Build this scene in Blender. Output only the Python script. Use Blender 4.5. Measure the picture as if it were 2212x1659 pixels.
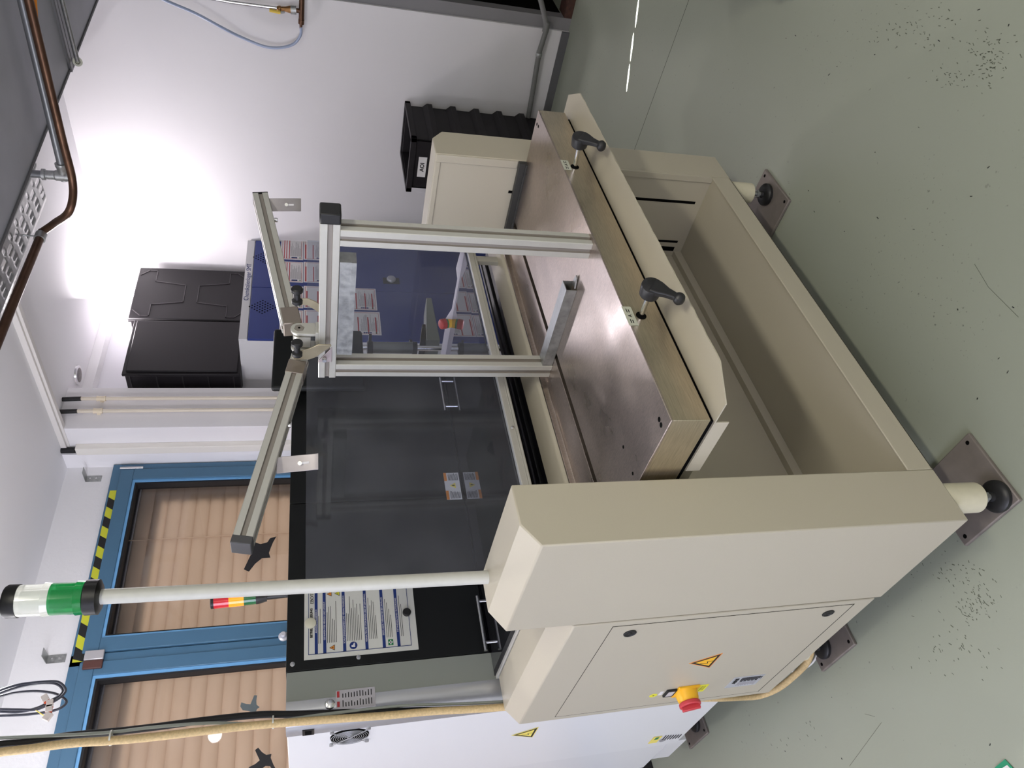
import bpy, bmesh, math, random
from mathutils import Vector, Matrix
random.seed(7)
C = bpy.context.scene
for o in list(bpy.data.objects): bpy.data.objects.remove(o)
COL = C.collection
# ------------------------------------------------------------------ camera (phone held sideways: world up points to image left)
F, PITCH, ROLL, YAW, CAMH = 1579.04, 0.268821, -0.000797, 0.815289, 1.6
def cam_axes():
    f = Vector((math.cos(YAW)*math.cos(PITCH), math.sin(YAW)*math.cos(PITCH), -math.sin(PITCH)))
    r = f.cross(Vector((0, 0, 1))).normalized(); d = f.cross(r)
    return math.cos(ROLL)*r + math.sin(ROLL)*d, -math.sin(ROLL)*r + math.cos(ROLL)*d, f
R_, D_, F_ = cam_axes()
cam = bpy.data.cameras.new('camera'); cam.sensor_width = 36; cam.lens = 36*F/2212; cam.clip_start = 0.02
camo = bpy.data.objects.new('camera', cam); COL.objects.link(camo)
m = Matrix.Identity(4)
for i, v in enumerate((D_, R_, -F_)):
    for j in range(3): m[j][i] = v[j]
m.translation = (0, 0, CAMH); camo.matrix_world = m; C.camera = camo
def at(x, y, ax, val):
    """the point of the plane ax = val seen at photo pixel x, y (a measuring aid for real positions)"""
    u, v = 1659 - y - 829.5, x - 1106.0
    ray = (u*R_ + v*D_)/F + F_; k = 'XYZ'.index(ax); o = Vector((0, 0, CAMH))
    return o + ray*((val - o[k])/ray[k])
# ------------------------------------------------------------------ world and light
C.view_settings.view_transform = 'Standard'; C.view_settings.look = 'None'
C.view_settings.exposure = 0.0; C.view_settings.gamma = 1.0; C.view_settings.use_curve_mapping = False
w = bpy.data.worlds.new('world'); C.world = w; w.use_nodes = True
w.node_tree.nodes['Background'].inputs[0].default_value = (0.60, 0.60, 0.64, 1)
w.node_tree.nodes['Background'].inputs[1].default_value = 0.9
def area(name, loc, to, sx, sy, power, col, spread=180):
    l = bpy.data.lights.new(name, 'AREA'); l.shape = 'RECTANGLE'; l.size = sx; l.size_y = sy; l.energy = power; l.color = col
    l.spread = math.radians(spread)
    o = bpy.data.objects.new(name, l); COL.objects.link(o); o.location = loc
    o.rotation_euler = (Vector(to) - Vector(loc)).to_track_quat('-Z', 'Y').to_euler(); return o
def globe(name, loc, r, power, col):
    l = bpy.data.lights.new(name, 'POINT'); l.energy = power; l.shadow_soft_size = r; l.color = col
    o = bpy.data.objects.new(name, l); COL.objects.link(o); o.location = loc
area('window_daylight', (-2.9, 1.4, 1.75), (1, 1.5, 1.0), 3.4, 1.6, 116, (0.77, 0.79, 1.0))
area('ceiling_light_near', (0.3, -0.75, 2.96), (0.3, -0.75, 0), 1.2, 0.15, 48, (1.0, 0.95, 0.80))
area('front_fill', (-1.2, -2.9, 1.9), (1.2, 1.5, 1.6), 2.4, 1.3, 14, (1.0, 0.97, 0.84))  # fill lamp added behind the camera; the front wall has no window
globe('fill_over_hood', (1.25, 2.5, 2.62), 0.02, 25, (1.0, 0.98, 1.0))  # unseen point lamp, added to brighten the back walls and ceiling
area('ceiling_fill', (0.5, 2.7, 2.5), (0.5, 2.7, 3), 1.0, 0.2, 16, (1.0, 0.98, 1.0))  # added upward fill for the ceiling, no fixture modelled
globe('fill_left', (0.2, 2.7, 2.62), 0.02, 19, (1.0, 0.98, 1.0))  # second added fill lamp, out of view, lifts window wall and ceiling
globe('fill_right', (2.6, 0.6, 2.45), 0.06, 4, (1.0, 0.97, 0.93))  # weak added fill for the duct and the right wall
area('back_window_daylight', (4.2, 3.78, 2.92), (4.68, 3.2, 2.15), 0.7, 0.20, 42, (1.0, 0.93, 0.97))
for i, (x, y) in enumerate(((3.72, 1.19), (3.655, 1.335), (3.585, 1.465))):      # sun slivers that reach the floor through shutter slits
    l = bpy.data.lights.new('sun_sliver', 'SPOT'); l.energy = 4000; l.spot_size = math.radians((.86, .92, .6)[i]); l.spot_blend = 0.08; l.shadow_soft_size = 0.0; l.color = (1.0, 0.96, 1.0)
    o = bpy.data.objects.new('sun_sliver', l); COL.objects.link(o)
    d = Vector((0.095, -0.17, 0)).normalized()*1.15 + Vector((0, 0, 0.17)); p = Vector((x, y, 0)); o.location = p + d*1.0
    o.rotation_euler = (p - o.location).to_track_quat('-Z', 'Y').to_euler()
# ------------------------------------------------------------------ materials
MATS = {}
def mat(name, col, rough=0.5, metal=0.0, noise=0.0, nscale=20.0, emit=None, estr=0.0, trans=0.0, alpha=1.0, stretch=None, bump=0.0, bscale=80.0, spec=0.5, coat=0.0, rnoise=0.0, ior=1.45):
    if name in MATS: return MATS[name]
    m = bpy.data.materials.new(name); m.use_nodes = True; nt = m.node_tree; b = nt.nodes['Principled BSDF']
    c = tuple(((x/255)/12.92 if x/255 <= 0.04045 else ((x/255+0.055)/1.055)**2.4) for x in col) + (1,)
    b.inputs['Base Color'].default_value = c; b.inputs['Roughness'].default_value = rough; b.inputs['Metallic'].default_value = metal
    b.inputs['Specular IOR Level'].default_value = spec; b.inputs['Transmission Weight'].default_value = trans; b.inputs['Alpha'].default_value = alpha
    b.inputs['Coat Weight'].default_value = coat; b.inputs['IOR'].default_value = ior
    if emit: b.inputs['Emission Color'].default_value = tuple(emit)+(1,); b.inputs['Emission Strength'].default_value = estr
    tc = nt.nodes.new('ShaderNodeTexCoord'); mp = nt.nodes.new('ShaderNodeMapping'); nt.links.new(tc.outputs['Object'], mp.inputs[0])
    if stretch: mp.inputs['Scale'].default_value = stretch
    n = nt.nodes.new('ShaderNodeTexNoise'); n.inputs['Scale'].default_value = nscale; n.inputs['Detail'].default_value = 5; nt.links.new(mp.outputs[0], n.inputs['Vector'])
    if noise > 0:
        r = nt.nodes.new('ShaderNodeMapRange'); r.inputs[1].default_value = 0.3; r.inputs[2].default_value = 0.7; r.inputs[3].default_value = 1-noise; r.inputs[4].default_value = 1+noise*0.6
        nt.links.new(n.outputs[0], r.inputs[0]); mx = nt.nodes.new('ShaderNodeVectorMath'); mx.operation = 'SCALE'; mx.inputs[0].default_value = c[:3]
        nt.links.new(r.outputs[0], mx.inputs[3]); nt.links.new(mx.outputs[0], b.inputs['Base Color'])
    if rnoise > 0:
        r = nt.nodes.new('ShaderNodeMapRange'); r.inputs[1].default_value = 0.3; r.inputs[2].default_value = 0.7; r.inputs[3].default_value = max(0.02, rough-rnoise); r.inputs[4].default_value = rough+rnoise
        nt.links.new(n.outputs[0], r.inputs[0]); nt.links.new(r.outputs[0], b.inputs['Roughness'])
    if bump > 0:
        n2 = nt.nodes.new('ShaderNodeTexNoise'); n2.inputs['Scale'].default_value = bscale; n2.inputs['Detail'].default_value = 3; nt.links.new(mp.outputs[0], n2.inputs['Vector'])
        bp = nt.nodes.new('ShaderNodeBump'); bp.inputs['Strength'].default_value = bump; bp.inputs['Distance'].default_value = 0.002
        nt.links.new(n2.outputs[0], bp.inputs['Height']); nt.links.new(bp.outputs[0], b.inputs['Normal'])
    MATS[name] = m; return m
CREAM = mat('cream_paint', (182, 175, 157), 0.42, noise=0.015, nscale=400, bump=0.05, bscale=900)
WHITEP = mat('white_machine_paint', (226, 226, 226), 0.30, bump=0.03, bscale=900)
GREYP = mat('grey_machine_paint', (150, 152, 146), 0.35, noise=0.02, nscale=300)
SILVER = mat('silver_paint', (196, 196, 200), 0.28, metal=0.55)
BLACKP = mat('black_panel', (20, 22, 22), 0.5, spec=0.3, noise=0.03, nscale=500)
BLACK = mat('black_plastic', (30, 30, 31), 0.42, bump=0.04, bscale=600)
RUBBER = mat('black_rubber', (24, 24, 25), 0.65)
VOID = mat('dark_gap', (8, 8, 8), 0.9, spec=0.1)
BLACKCRATE = mat('crate_plastic', (24, 21, 24), 0.55, spec=0.35, bump=0.06, bscale=700)
WALLM = mat('white_wall_paint', (240, 239, 240), 0.75, bump=0.10, bscale=120)
PANELW = mat('smooth_white_panel', (214, 212, 213), 0.55, noise=0.012, nscale=3)
CEILM = mat('ceiling_paint', (240, 239, 242), 0.8)
ALU = mat('anodised_aluminium', (196, 195, 187), 0.35, metal=0.35, noise=0.02, nscale=60)
ALUD = mat('aluminium_groove', (150, 144, 136), 0.5, metal=0.4)
ZINC = mat('galvanised_steel', (170, 172, 170), 0.42, metal=0.8, noise=0.22, nscale=70, rnoise=0.12)
CHROME = mat('polished_steel', (215, 215, 215), 0.18, metal=1.0)
YELLOWZ = mat('yellow_passivated_steel', (176, 166, 140), 0.38, metal=0.75, noise=0.1, nscale=30)
BLUEF = mat('blue_frame_paint', (70, 107, 134), 0.40)
BLUEL = mat('light_blue_bead', (110, 165, 210), 0.35)
NAVY = mat('blue_cabinet_paint', (38, 56, 122), 0.35, noise=0.02, nscale=200)
PAPER = mat('paper', (222, 220, 220), 0.6)
PAPERG = mat('print_grey', (150, 148, 150), 0.6)
RED = mat('red_print', (176, 52, 58), 0.6)
BLUEPR = mat('navy_print', (24, 48, 112), 0.5)
INK = mat('black_ink', (30, 30, 32), 0.6)
ORANGE = mat('orange_print', (226, 140, 50), 0.5)
AMBERY = mat('amber_yellow', (240, 182, 40), 0.45)
LEMON = mat('pale_yellow', (240, 222, 110), 0.5)
YEL = mat('bright_yellow', (226, 222, 60), 0.5)
GREEN = mat('green_print', (30, 120, 70), 0.5)
DUCTM = mat('duct_sheet', (172, 173, 180), 0.55, metal=0.25, noise=0.10, nscale=4)
COPPER = mat('brown_copper_pipe', (100, 74, 58), 0.42, metal=0.75, noise=0.25, nscale=14)
GREYPIPE = mat('grey_pipe', (110, 110, 108), 0.5, noise=0.06, nscale=20)
BRASS = mat('brass', (150, 112, 72), 0.4, metal=0.85, noise=0.2, nscale=60)
DARKG = mat('dark_grey_skirting', (92, 92, 94), 0.6)
GREYT = mat('grey_trim_paint', (128, 126, 128), 0.6)
RUST = mat('rusty_brown', (74, 48, 40), 0.8, noise=0.4, nscale=40)
BEIGEHOSE = mat('braided_beige_hose', (206, 180, 132), 0.7, noise=0.18, nscale=160, bump=0.5, bscale=400)
WHITEC = mat('white_cable', (220, 220, 216), 0.5)
PIPEW = mat('cream_pipe', (216, 206, 188), 0.5)
LAMPBLK = mat('lamp_black', (18, 18, 18), 0.4)
# steel table top: brushed, scuffed
def steel(name, col, rough, scratch, direction):
    m = mat(name, col, rough, metal=0.92, noise=0.0)
    nt = m.node_tree; b = nt.nodes['Principled BSDF']; tc = nt.nodes.new('ShaderNodeTexCoord')
    def nz(scale, detail, dist, st):
        mp = nt.nodes.new('ShaderNodeMapping'); mp.inputs['Scale'].default_value = st; nt.links.new(tc.outputs['Object'], mp.inputs[0])
        n = nt.nodes.new('ShaderNodeTexNoise'); n.inputs['Scale'].default_value = scale; n.inputs['Detail'].default_value = detail; n.inputs['Distortion'].default_value = dist
        nt.links.new(mp.outputs[0], n.inputs['Vector']); return n
    a = nz(4.5, 3, 0.4, (1, 1.6, 1)); f = nz(60, 2, 1.5, direction)
    mr = nt.nodes.new('ShaderNodeMapRange'); mr.inputs[1].default_value = 0.25; mr.inputs[2].default_value = 0.75; mr.inputs[3].default_value = rough-scratch; mr.inputs[4].default_value = rough+scratch
    nt.links.new(a.outputs[0], mr.inputs[0]); nt.links.new(mr.outputs[0], b.inputs['Roughness'])
    c = b.inputs['Base Color'].default_value; ad = nt.nodes.new('ShaderNodeMath'); ad.operation = 'ADD'; nt.links.new(a.outputs[0], ad.inputs[0]); nt.links.new(f.outputs[0], ad.inputs[1])
    r2 = nt.nodes.new('ShaderNodeMapRange'); r2.inputs[1].default_value = 0.6; r2.inputs[2].default_value = 1.4; r2.inputs[3].default_value = 0.72; r2.inputs[4].default_value = 1.18; nt.links.new(ad.outputs[0], r2.inputs[0])
    mx = nt.nodes.new('ShaderNodeVectorMath'); mx.operation = 'SCALE'; mx.inputs[0].default_value = c[:3]; nt.links.new(r2.outputs[0], mx.inputs[3]); nt.links.new(mx.outputs[0], b.inputs['Base Color'])
    return m
STEEL = steel('scuffed_steel', (184, 171, 160), 0.33, 0.10, (4, 1, 1))
STEELV = steel('brushed_steel', (196, 184, 162), 0.30, 0.03, (.3, .3, 6))
PLATE = mat('grey_floor_plate', (128, 120, 114), 0.55, metal=0.25, noise=0.12, nscale=25)
def glassy(name, col, density, rough=0.0, refl=0.025):
    m = bpy.data.materials.new(name); m.use_nodes = True; nt = m.node_tree; nt.nodes.clear()
    out = nt.nodes.new('ShaderNodeOutputMaterial'); mix = nt.nodes.new('ShaderNodeMixShader'); t = nt.nodes.new('ShaderNodeBsdfTransparent'); g = nt.nodes.new('ShaderNodeBsdfGlossy')
    lw = nt.nodes.new('ShaderNodeLayerWeight'); lw.inputs[0].default_value = 0.5; p5 = nt.nodes.new('ShaderNodeMath'); p5.operation = 'POWER'; p5.inputs[1].default_value = 4.0; nt.links.new(lw.outputs['Facing'], p5.inputs[0]); fr = nt.nodes.new('ShaderNodeMath'); fr.operation = 'MULTIPLY_ADD'; fr.inputs[1].default_value = 0.9; fr.inputs[2].default_value = refl; nt.links.new(p5.outputs[0], fr.inputs[0])
    t.inputs[0].default_value = col+(1,); g.inputs['Roughness'].default_value = rough; g.inputs[0].default_value = (0.95, 0.95, 1, 1)
    d = nt.nodes.new('ShaderNodeBsdfDiffuse'); d.inputs[0].default_value = (0.62, 0.64, 0.70, 1); mix2 = nt.nodes.new('ShaderNodeMixShader')
    n = nt.nodes.new('ShaderNodeTexNoise'); n.inputs['Scale'].default_value = 5; n.inputs['Detail'].default_value = 6
    tc = nt.nodes.new('ShaderNodeTexCoord'); nt.links.new(tc.outputs['Object'], n.inputs['Vector'])
    mr = nt.nodes.new('ShaderNodeMapRange'); mr.inputs[1].default_value = 0.35; mr.inputs[2].default_value = 0.75; mr.inputs[3].default_value = density*0.5; mr.inputs[4].default_value = density*1.5
    nt.links.new(n.outputs[0], mr.inputs[0]); nt.links.new(mr.outputs[0], mix2.inputs[0]); nt.links.new(t.outputs[0], mix2.inputs[1]); nt.links.new(d.outputs[0], mix2.inputs[2])
    nt.links.new(fr.outputs[0], mix.inputs[0]); nt.links.new(mix2.outputs[0], mix.inputs[1]); nt.links.new(g.outputs[0], mix.inputs[2]); nt.links.new(mix.outputs[0], out.inputs[0])
    MATS[name] = m; return m
SMOKE = glassy('smoked_glass', (0.84, 0.86, 0.90), 0.035)
COVER = glassy('smoked_cover', (0.16, 0.16, 0.18), 0.02, refl=0.12)
PANE = glassy('window_glass', (0.80, 0.80, 0.80), 0.004)
def lens(name, col, emit, estr):
    return mat(name, col, 0.12, emit=emit, estr=estr, trans=0.65, spec=0.8, coat=0.5)
# floor
def floor_mat():
    m = mat('green_grey_floor', (153, 158, 143), 0.33, noise=0.05, nscale=1.2)
    nt = m.node_tree; b = nt.nodes['Principled BSDF']; src = b.inputs['Base Color'].links[0].from_socket
    tc = nt.nodes.new('ShaderNodeTexCoord')
    def spots(scale, lo, hi, mask_scale, mlo, mhi):
        n = nt.nodes.new('ShaderNodeTexNoise'); n.inputs['Scale'].default_value = scale; n.inputs['Detail'].default_value = 3; nt.links.new(tc.outputs['Object'], n.inputs['Vector'])
        r = nt.nodes.new('ShaderNodeMapRange'); r.inputs[1].default_value = lo; r.inputs[2].default_value = hi; nt.links.new(n.outputs[0], r.inputs[0])
        k = nt.nodes.new('ShaderNodeTexNoise'); k.inputs['Scale'].default_value = mask_scale; k.inputs['Detail'].default_value = 2; nt.links.new(tc.outputs['Object'], k.inputs['Vector'])
        q = nt.nodes.new('ShaderNodeMapRange'); q.inputs[1].default_value = mlo; q.inputs[2].default_value = mhi; nt.links.new(k.outputs[0], q.inputs[0])
        mu = nt.nodes.new('ShaderNodeMath'); mu.operation = 'MULTIPLY'; nt.links.new(r.outputs[0], mu.inputs[0]); nt.links.new(q.outputs[0], mu.inputs[1]); return mu
    a = spots(90, 0.66, 0.72, 1.6, 0.50, 0.62); c2 = spots(38, 0.72, 0.76, 3.0, 0.3, 0.6)
    ad = nt.nodes.new('ShaderNodeMath'); ad.operation = 'MAXIMUM'; nt.links.new(a.outputs[0], ad.inputs[0]); nt.links.new(c2.outputs[0], ad.inputs[1])
    sc = nt.nodes.new('ShaderNodeMath'); sc.operation = 'MULTIPLY'; sc.inputs[1].default_value = 0.6; nt.links.new(ad.outputs[0], sc.inputs[0])
    mx = nt.nodes.new('ShaderNodeMix'); mx.data_type = 'RGBA'; nt.links.new(sc.outputs[0], mx.inputs[0]); nt.links.new(src, mx.inputs[6]); mx.inputs[7].default_value = (0.05, 0.055, 0.045, 1)
    nt.links.new(mx.outputs[2], b.inputs['Base Color']); return m
FLOORM = floor_mat()
# ------------------------------------------------------------------ mesh builder
ORG = {}
class MB:
    def __init__(s): s.v = []; s.f = []; s.mi = []; s.mats = []; s.cur = 0
    def use(s, m):
        if m not in s.mats: s.mats.append(m)
        s.cur = s.mats.index(m); return s
    def add(s, vs, fs):
        b = len(s.v); s.v += [Vector(v) for v in vs]; s.f += [tuple(i+b for i in f) for f in fs]; s.mi += [s.cur]*len(fs); return s
    def box(s, x0, x1, y0, y1, z0, z1):
        x0, x1 = sorted((x0, x1)); y0, y1 = sorted((y0, y1)); z0, z1 = sorted((z0, z1))
        return s.add([(x0,y0,z0),(x1,y0,z0),(x1,y1,z0),(x0,y1,z0),(x0,y0,z1),(x1,y0,z1),(x1,y1,z1),(x0,y1,z1)],
                     [(0,3,2,1),(4,5,6,7),(0,1,5,4),(1,2,6,5),(2,3,7,6),(3,0,4,7)])
    def obox(s, M, hx, hy, hz):
        vs = [M @ Vector((a*hx, b*hy, c*hz)) for a, b, c in ((-1,-1,-1),(1,-1,-1),(1,1,-1),(-1,1,-1),(-1,-1,1),(1,-1,1),(1,1,1),(-1,1,1))]
        return s.add(vs, [(0,3,2,1),(4,5,6,7),(0,1,5,4),(1,2,6,5),(2,3,7,6),(3,0,4,7)])
    def prism(s, pts, fn, a, b):
        n = len(pts); vs = [fn(p, a) for p in pts] + [fn(p, b) for p in pts]
        fs = [tuple(reversed(range(n))), tuple(range(n, 2*n))] + [(i, (i+1) % n, n+(i+1) % n, n+i) for i in range(n)]
        return s.add(vs, fs)
    def px(s, pts, x0, x1): return s.prism(pts, lambda p, a: (a, p[0], p[1]), x0, x1)     # pts in YZ
    def py(s, pts, y0, y1): return s.prism(pts, lambda p, a: (p[0], a, p[1]), y0, y1)     # pts in XZ
    def pz(s, pts, z0, z1): return s.prism(pts, lambda p, a: (p[0], p[1], a), z0, z1)     # pts in XY
    def cyl(s, p0, p1, r, r1=None, n=24, caps=True):
        p0, p1 = Vector(p0), Vector(p1); r1 = r if r1 is None else r1; ax = (p1-p0).normalized()
        u = ax.orthogonal().normalized(); v = ax.cross(u); vs = []
        for p, rr in ((p0, r), (p1, r1)):
            vs += [p + u*rr*math.cos(2*math.pi*i/n) + v*rr*math.sin(2*math.pi*i/n) for i in range(n)]
        fs = [(i, (i+1) % n, n+(i+1) % n, n+i) for i in range(n)]
        if caps: fs += [tuple(reversed(range(n))), tuple(range(n, 2*n))]
        return s.add(vs, fs)
    def lathe(s, base, ax, prof, n=28):
        base = Vector(base); ax = Vector(ax).normalized(); u = ax.orthogonal().normalized(); v = ax.cross(u); vs = []
        for h, r in prof: vs += [base + ax*h + (u*math.cos(2*math.pi*i/n) + v*math.sin(2*math.pi*i/n))*max(r, 1e-5) for i in range(n)]
        k = len(prof); fs = []
        for j in range(k-1): fs += [(j*n+i, j*n+(i+1) % n, (j+1)*n+(i+1) % n, (j+1)*n+i) for i in range(n)]
        fs += [tuple(reversed(range(n))), tuple(range((k-1)*n, k*n))]
        return s.add(vs, fs)
    def tube(s, pts, r, n=12, sub=8, closed=False):
        P = [Vector(p) for p in pts]
        if sub > 1 and len(P) > 2:
            Q = []
            for i in range(len(P)-1):
                a, b, c, d = P[max(i-1, 0)], P[i], P[i+1], P[min(i+2, len(P)-1)]
                for k in range(sub):
                    t = k/sub; Q.append(0.5*((2*b)+(-a+c)*t+(2*a-5*b+4*c-d)*t*t+(-a+3*b-3*c+d)*t**3))
            Q.append(P[-1]); P = Q
        vs = []; u = None
        for i, p in enumerate(P):
            t = (P[min(i+1, len(P)-1)] - P[max(i-1, 0)]).normalized()
            u = t.orthogonal().normalized() if u is None else (u - t*u.dot(t)).normalized()
            v = t.cross(u); vs += [p + (u*math.cos(2*math.pi*k/n)+v*math.sin(2*math.pi*k/n))*r for k in range(n)]
        fs = [(i*n+k, i*n+(k+1) % n, (i+1)*n+(k+1) % n, (i+1)*n+k) for i in range(len(P)-1) for k in range(n)]
        fs += [tuple(reversed(range(n))), tuple(range((len(P)-1)*n, len(P)*n))]
        return s.add(vs, fs)
    def poly(s, pts): return s.add(pts, [tuple(range(len(pts)))])
    def text(s, body, size, M, depth=0.0004, align='CENTER', bold=0.0):
        cu = bpy.data.curves.new('t', 'FONT'); cu.body = body; cu.size = size; cu.align_x = align; cu.align_y = 'CENTER'; cu.extrude = depth; cu.offset = bold
        o = bpy.data.objects.new('t', cu); COL.objects.link(o); bpy.context.view_layer.update()
        me = o.evaluated_get(bpy.context.evaluated_depsgraph_get()).to_mesh()
        s.add([M @ v.co for v in me.vertices], [tuple(p.vertices) for p in me.polygons])
        bpy.data.objects.remove(o); bpy.data.curves.remove(cu); return s
    def build(s, name, mats=None, parent=None, origin=None, bevel=0.0, seg=2, label=None):
        if mats is not None and not s.mats: s.mats = [mats]
        org = Vector(ORG[parent.name]) if parent is not None else Vector(origin if origin is not None else s.base())
        me = bpy.data.meshes.new(name); me.from_pydata([v - org for v in s.v], [], s.f); 
        for mm in s.mats: me.materials.append(mm)
        for p, k in zip(me.polygons, s.mi): p.material_index = k; p.use_smooth = True
        bm = bmesh.new(); bm.from_mesh(me); bmesh.ops.recalc_face_normals(bm, faces=bm.faces); bm.to_mesh(me); bm.free()
        me.set_sharp_from_angle(angle=math.radians(32))
        o = bpy.data.objects.new(name, me); COL.objects.link(o)
        if parent is not None: o.parent = parent
        else: o.location = org
        ORG[o.name] = org
        if bevel > 0:
            b = o.modifiers.new('bevel', 'BEVEL'); b.width = bevel; b.segments = seg; b.limit_method = 'ANGLE'; b.angle_limit = math.radians(40); b.harden_normals = False
        if label: o['label'] = label
        return o
    def base(s):
        xs = [v.x for v in s.v]; ys = [v.y for v in s.v]; zs = [v.z for v in s.v]
        return ((min(xs)+max(xs))/2, (min(ys)+max(ys))/2, min(zs))
def tag(o, label=None, cat=None, group=None, kind=None):
    for k, v in (('label', label), ('category', cat), ('group', group), ('kind', kind)):
        if v: o[k] = v
    return o
def thing(name, loc, label, cat, group=None):
    o = bpy.data.objects.new(name, None); COL.objects.link(o); o.location = loc; o.empty_display_size = 0.1; ORG[o.name] = Vector(loc)
    return tag(o, label, cat, group)
def dup(root, loc, label, group=None):
    def cp(o, par):
        c = o.copy(); COL.objects.link(c)
        if par: c.parent = par
        ORG[c.name] = ORG[o.name]
        for ch in [x for x in bpy.data.objects if x.parent == o]: cp(ch, c)
        return c
    r = cp(root, None); r.location = loc; tag(r, label, None, group); return r
def frame(o, x, y):
    """matrix with local x and y along given world directions, at o"""
    x = Vector(x).normalized(); y = Vector(y).normalized(); z = x.cross(y)
    M = Matrix.Identity(4)
    for i, v in enumerate((x, y, z)):
        for j in range(3): M[j][i] = v[j]
    M.translation = Vector(o); return M
def onL(o): return frame(o, (0, -1, 0), (0, 0, 1))      # text on a face that looks to -X
def onF(o): return frame(o, (1, 0, 0), (0, 0, 1))       # text on a face that looks to -Y
def struct(mb, name, m, **k): return tag(mb.build(name, m, **k), kind='structure')
# ================================================================== THE ROOM
CZ = 3.04; XR = 4.68; YB = 4.03
struct(MB().box(-3, 6.0, -3, 4.3, -0.1, 0), 'floor', FLOORM, origin=(0, 0, 0))
mb = MB().box(-3, 6.0, -3, 4.3, CZ, CZ+0.1)
ceil = struct(mb, 'ceiling', CEILM, origin=(0, 0, CZ))
struct(MB().box(-3.1, -3, -3, 4.3, 0, CZ), 'wall_left', WALLM)
struct(MB().box(-3, 6.0, -3.1, -3, 0, CZ), 'wall_front', WALLM)
# right wall: white panelling that ends at Y 1.66 beside a dark opening
struct(MB().box(XR, XR+0.12, 1.675, 4.3, 0, CZ), 'wall_right', PANELW)
struct(MB().box(6.0, 6.1, -3, 4.3, 0, CZ), 'wall_far_right', WALLM)
struct(MB().box(XR, XR+0.1, -3, 0.2, 0, CZ), 'wall_right', PANELW)
struct(MB().box(XR+0.02, XR+0.1, 1.60, 1.675, 0, 2.2).box(XR+0.02, XR+0.1, 0.2, 1.675, 2.2, 2.28), 'trim_1', GREYT)
struct(MB().box(XR+0.9, XR+1.0, 0.2, 1.675, 0, 2.3), 'wall_recess', VOID)
struct(MB().box(XR+0.02, XR+0.98, 0.2, 0.24, 0, 2.3).box(XR+0.12, XR+0.98, 1.66, 1.70, 0, 2.3), 'wall_recess_side', VOID)
struct(MB().box(XR-0.012, XR, 1.675, 3.41, 0, 0.05), 'baseboard_right', DARKG)
tag(MB().box(XR+0.02, XR+0.16, 1.30, 1.60, 0.0, 0.05).build('threshold_plate', RUST, bevel=0.002), 'rusty brown metal strip on the floor at the dark opening', 'plate')
# back wall right of the column, with a window high up behind the crates
WX0, WX1, WZ0, WZ1 = 3.62, 4.60, 2.08, 2.98
mb = MB().box(3.45, WX0, 3.91, 4.03, 0, CZ).box(WX1, XR, 3.91, 4.03, 0, CZ).box(WX0, WX1, 3.91, 4.03, 0, WZ0).box(WX0, WX1, 3.91, 4.03, WZ1, CZ)
struct(mb, 'wall_back', WALLM)
struct(MB().box(WX0, WX1, 4.0, 4.02, WZ0, WZ1), 'window_3', mat('milky_window', (230, 230, 235), 0.6))
# window wall: left part above and beside the blue frame
FX0, FX1, FZ0, FZ1 = -1.2, 3.075, 0.06, 2.775
mb = MB().box(-3, FX0, YB, YB+0.10, 0, CZ).box(FX1, 3.45, YB, YB+0.10, 0, CZ).box(FX0, FX1, YB, YB+0.10, FZ1, CZ).box(FX0, FX1, YB, YB+0.10, 0, FZ0)
struct(mb, 'wall_window', mat('rough_plaster', (226, 225, 226), 0.8, bump=1.0, bscale=55))
# column with step and trunking
struct(MB().box(3.12, 3.45, 3.70, 4.05, 0, CZ), 'wall_column', mat('column_paint', (232, 230, 232), 0.7, bump=0.1, bscale=90), bevel=0.003)
struct(MB().box(3.085, 3.12, 3.90, 4.03, 0, CZ), 'trim_2', mat('step_paint', (240, 238, 240), 0.6))
struct(MB().box(3.078, 3.12, 3.84, 3.90, 0, 2.96), 'trim_3', mat('trunking_paint', (232, 228, 220), 0.5), bevel=0.003)
struct(MB().box(3.10, 3.165, 1.9, 4.03, CZ-0.03, CZ).box(3.115, 3.15, 1.9, 4.03, CZ-0.045, CZ-0.03), 'trim_4', mat('cornice_paint', (224, 220, 216), 0.5), bevel=0.002)
# blue window / door frame with glass; slatted shutter outside
YF = 3.985
def frame_rect(mb, x0, x1, z0, z1, wd, y0, y1):
    mb.box(x0, x1, y0, y1, z1-wd, z1).box(x0, x1, y0, y1, z0, z0+wd).box(x0, x0+wd, y0, y1, z0+wd, z1-wd).box(x1-wd, x1, y0, y1, z0+wd, z1-wd)
door = thing('door_1', (1.5, YF, 0), None, None); door['kind'] = 'structure'
mb = MB(); frame_rect(mb, FX0, FX1, FZ0, FZ1, 0.055, YF+0.012, YB+0.09); mb.box(1.80, 1.86, YF+0.012, YB+0.09, FZ0, FZ1); mb.build('outer_frame', BLUEF, door, bevel=0.002)
mb = MB(); frame_rect(mb, 1.865, 3.03, FZ0+0.05, FZ1-0.05, 0.075, YF, YB+0.05); mb.build('sash', BLUEF, door, bevel=0.003)
mb = MB(); frame_rect(mb, -1.15, 1.815, FZ0+0.05, FZ1-0.05, 0.07, YF+0.002, YB+0.05); mb.build('sash', BLUEF, door, bevel=0.003)
mb = MB(); frame_rect(mb, 1.94, 2.955, FZ0+0.125, FZ1-0.125, 0.014, YF+0.012, YB+0.04); mb.build('glazing_bead', BLUEL, door)
mb = MB(); frame_rect(mb, -1.08, 1.745, FZ0+0.12, FZ1-0.12, 0.014, YF+0.012, YB+0.04); mb.build('glazing_bead', BLUEL, door)
mb = MB(); frame_rect(mb, 1.954, 2.941, FZ0+0.139, FZ1-0.139, 0.010, YF+0.02, YB+0.035); mb.build('seal', RUBBER, door)
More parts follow.
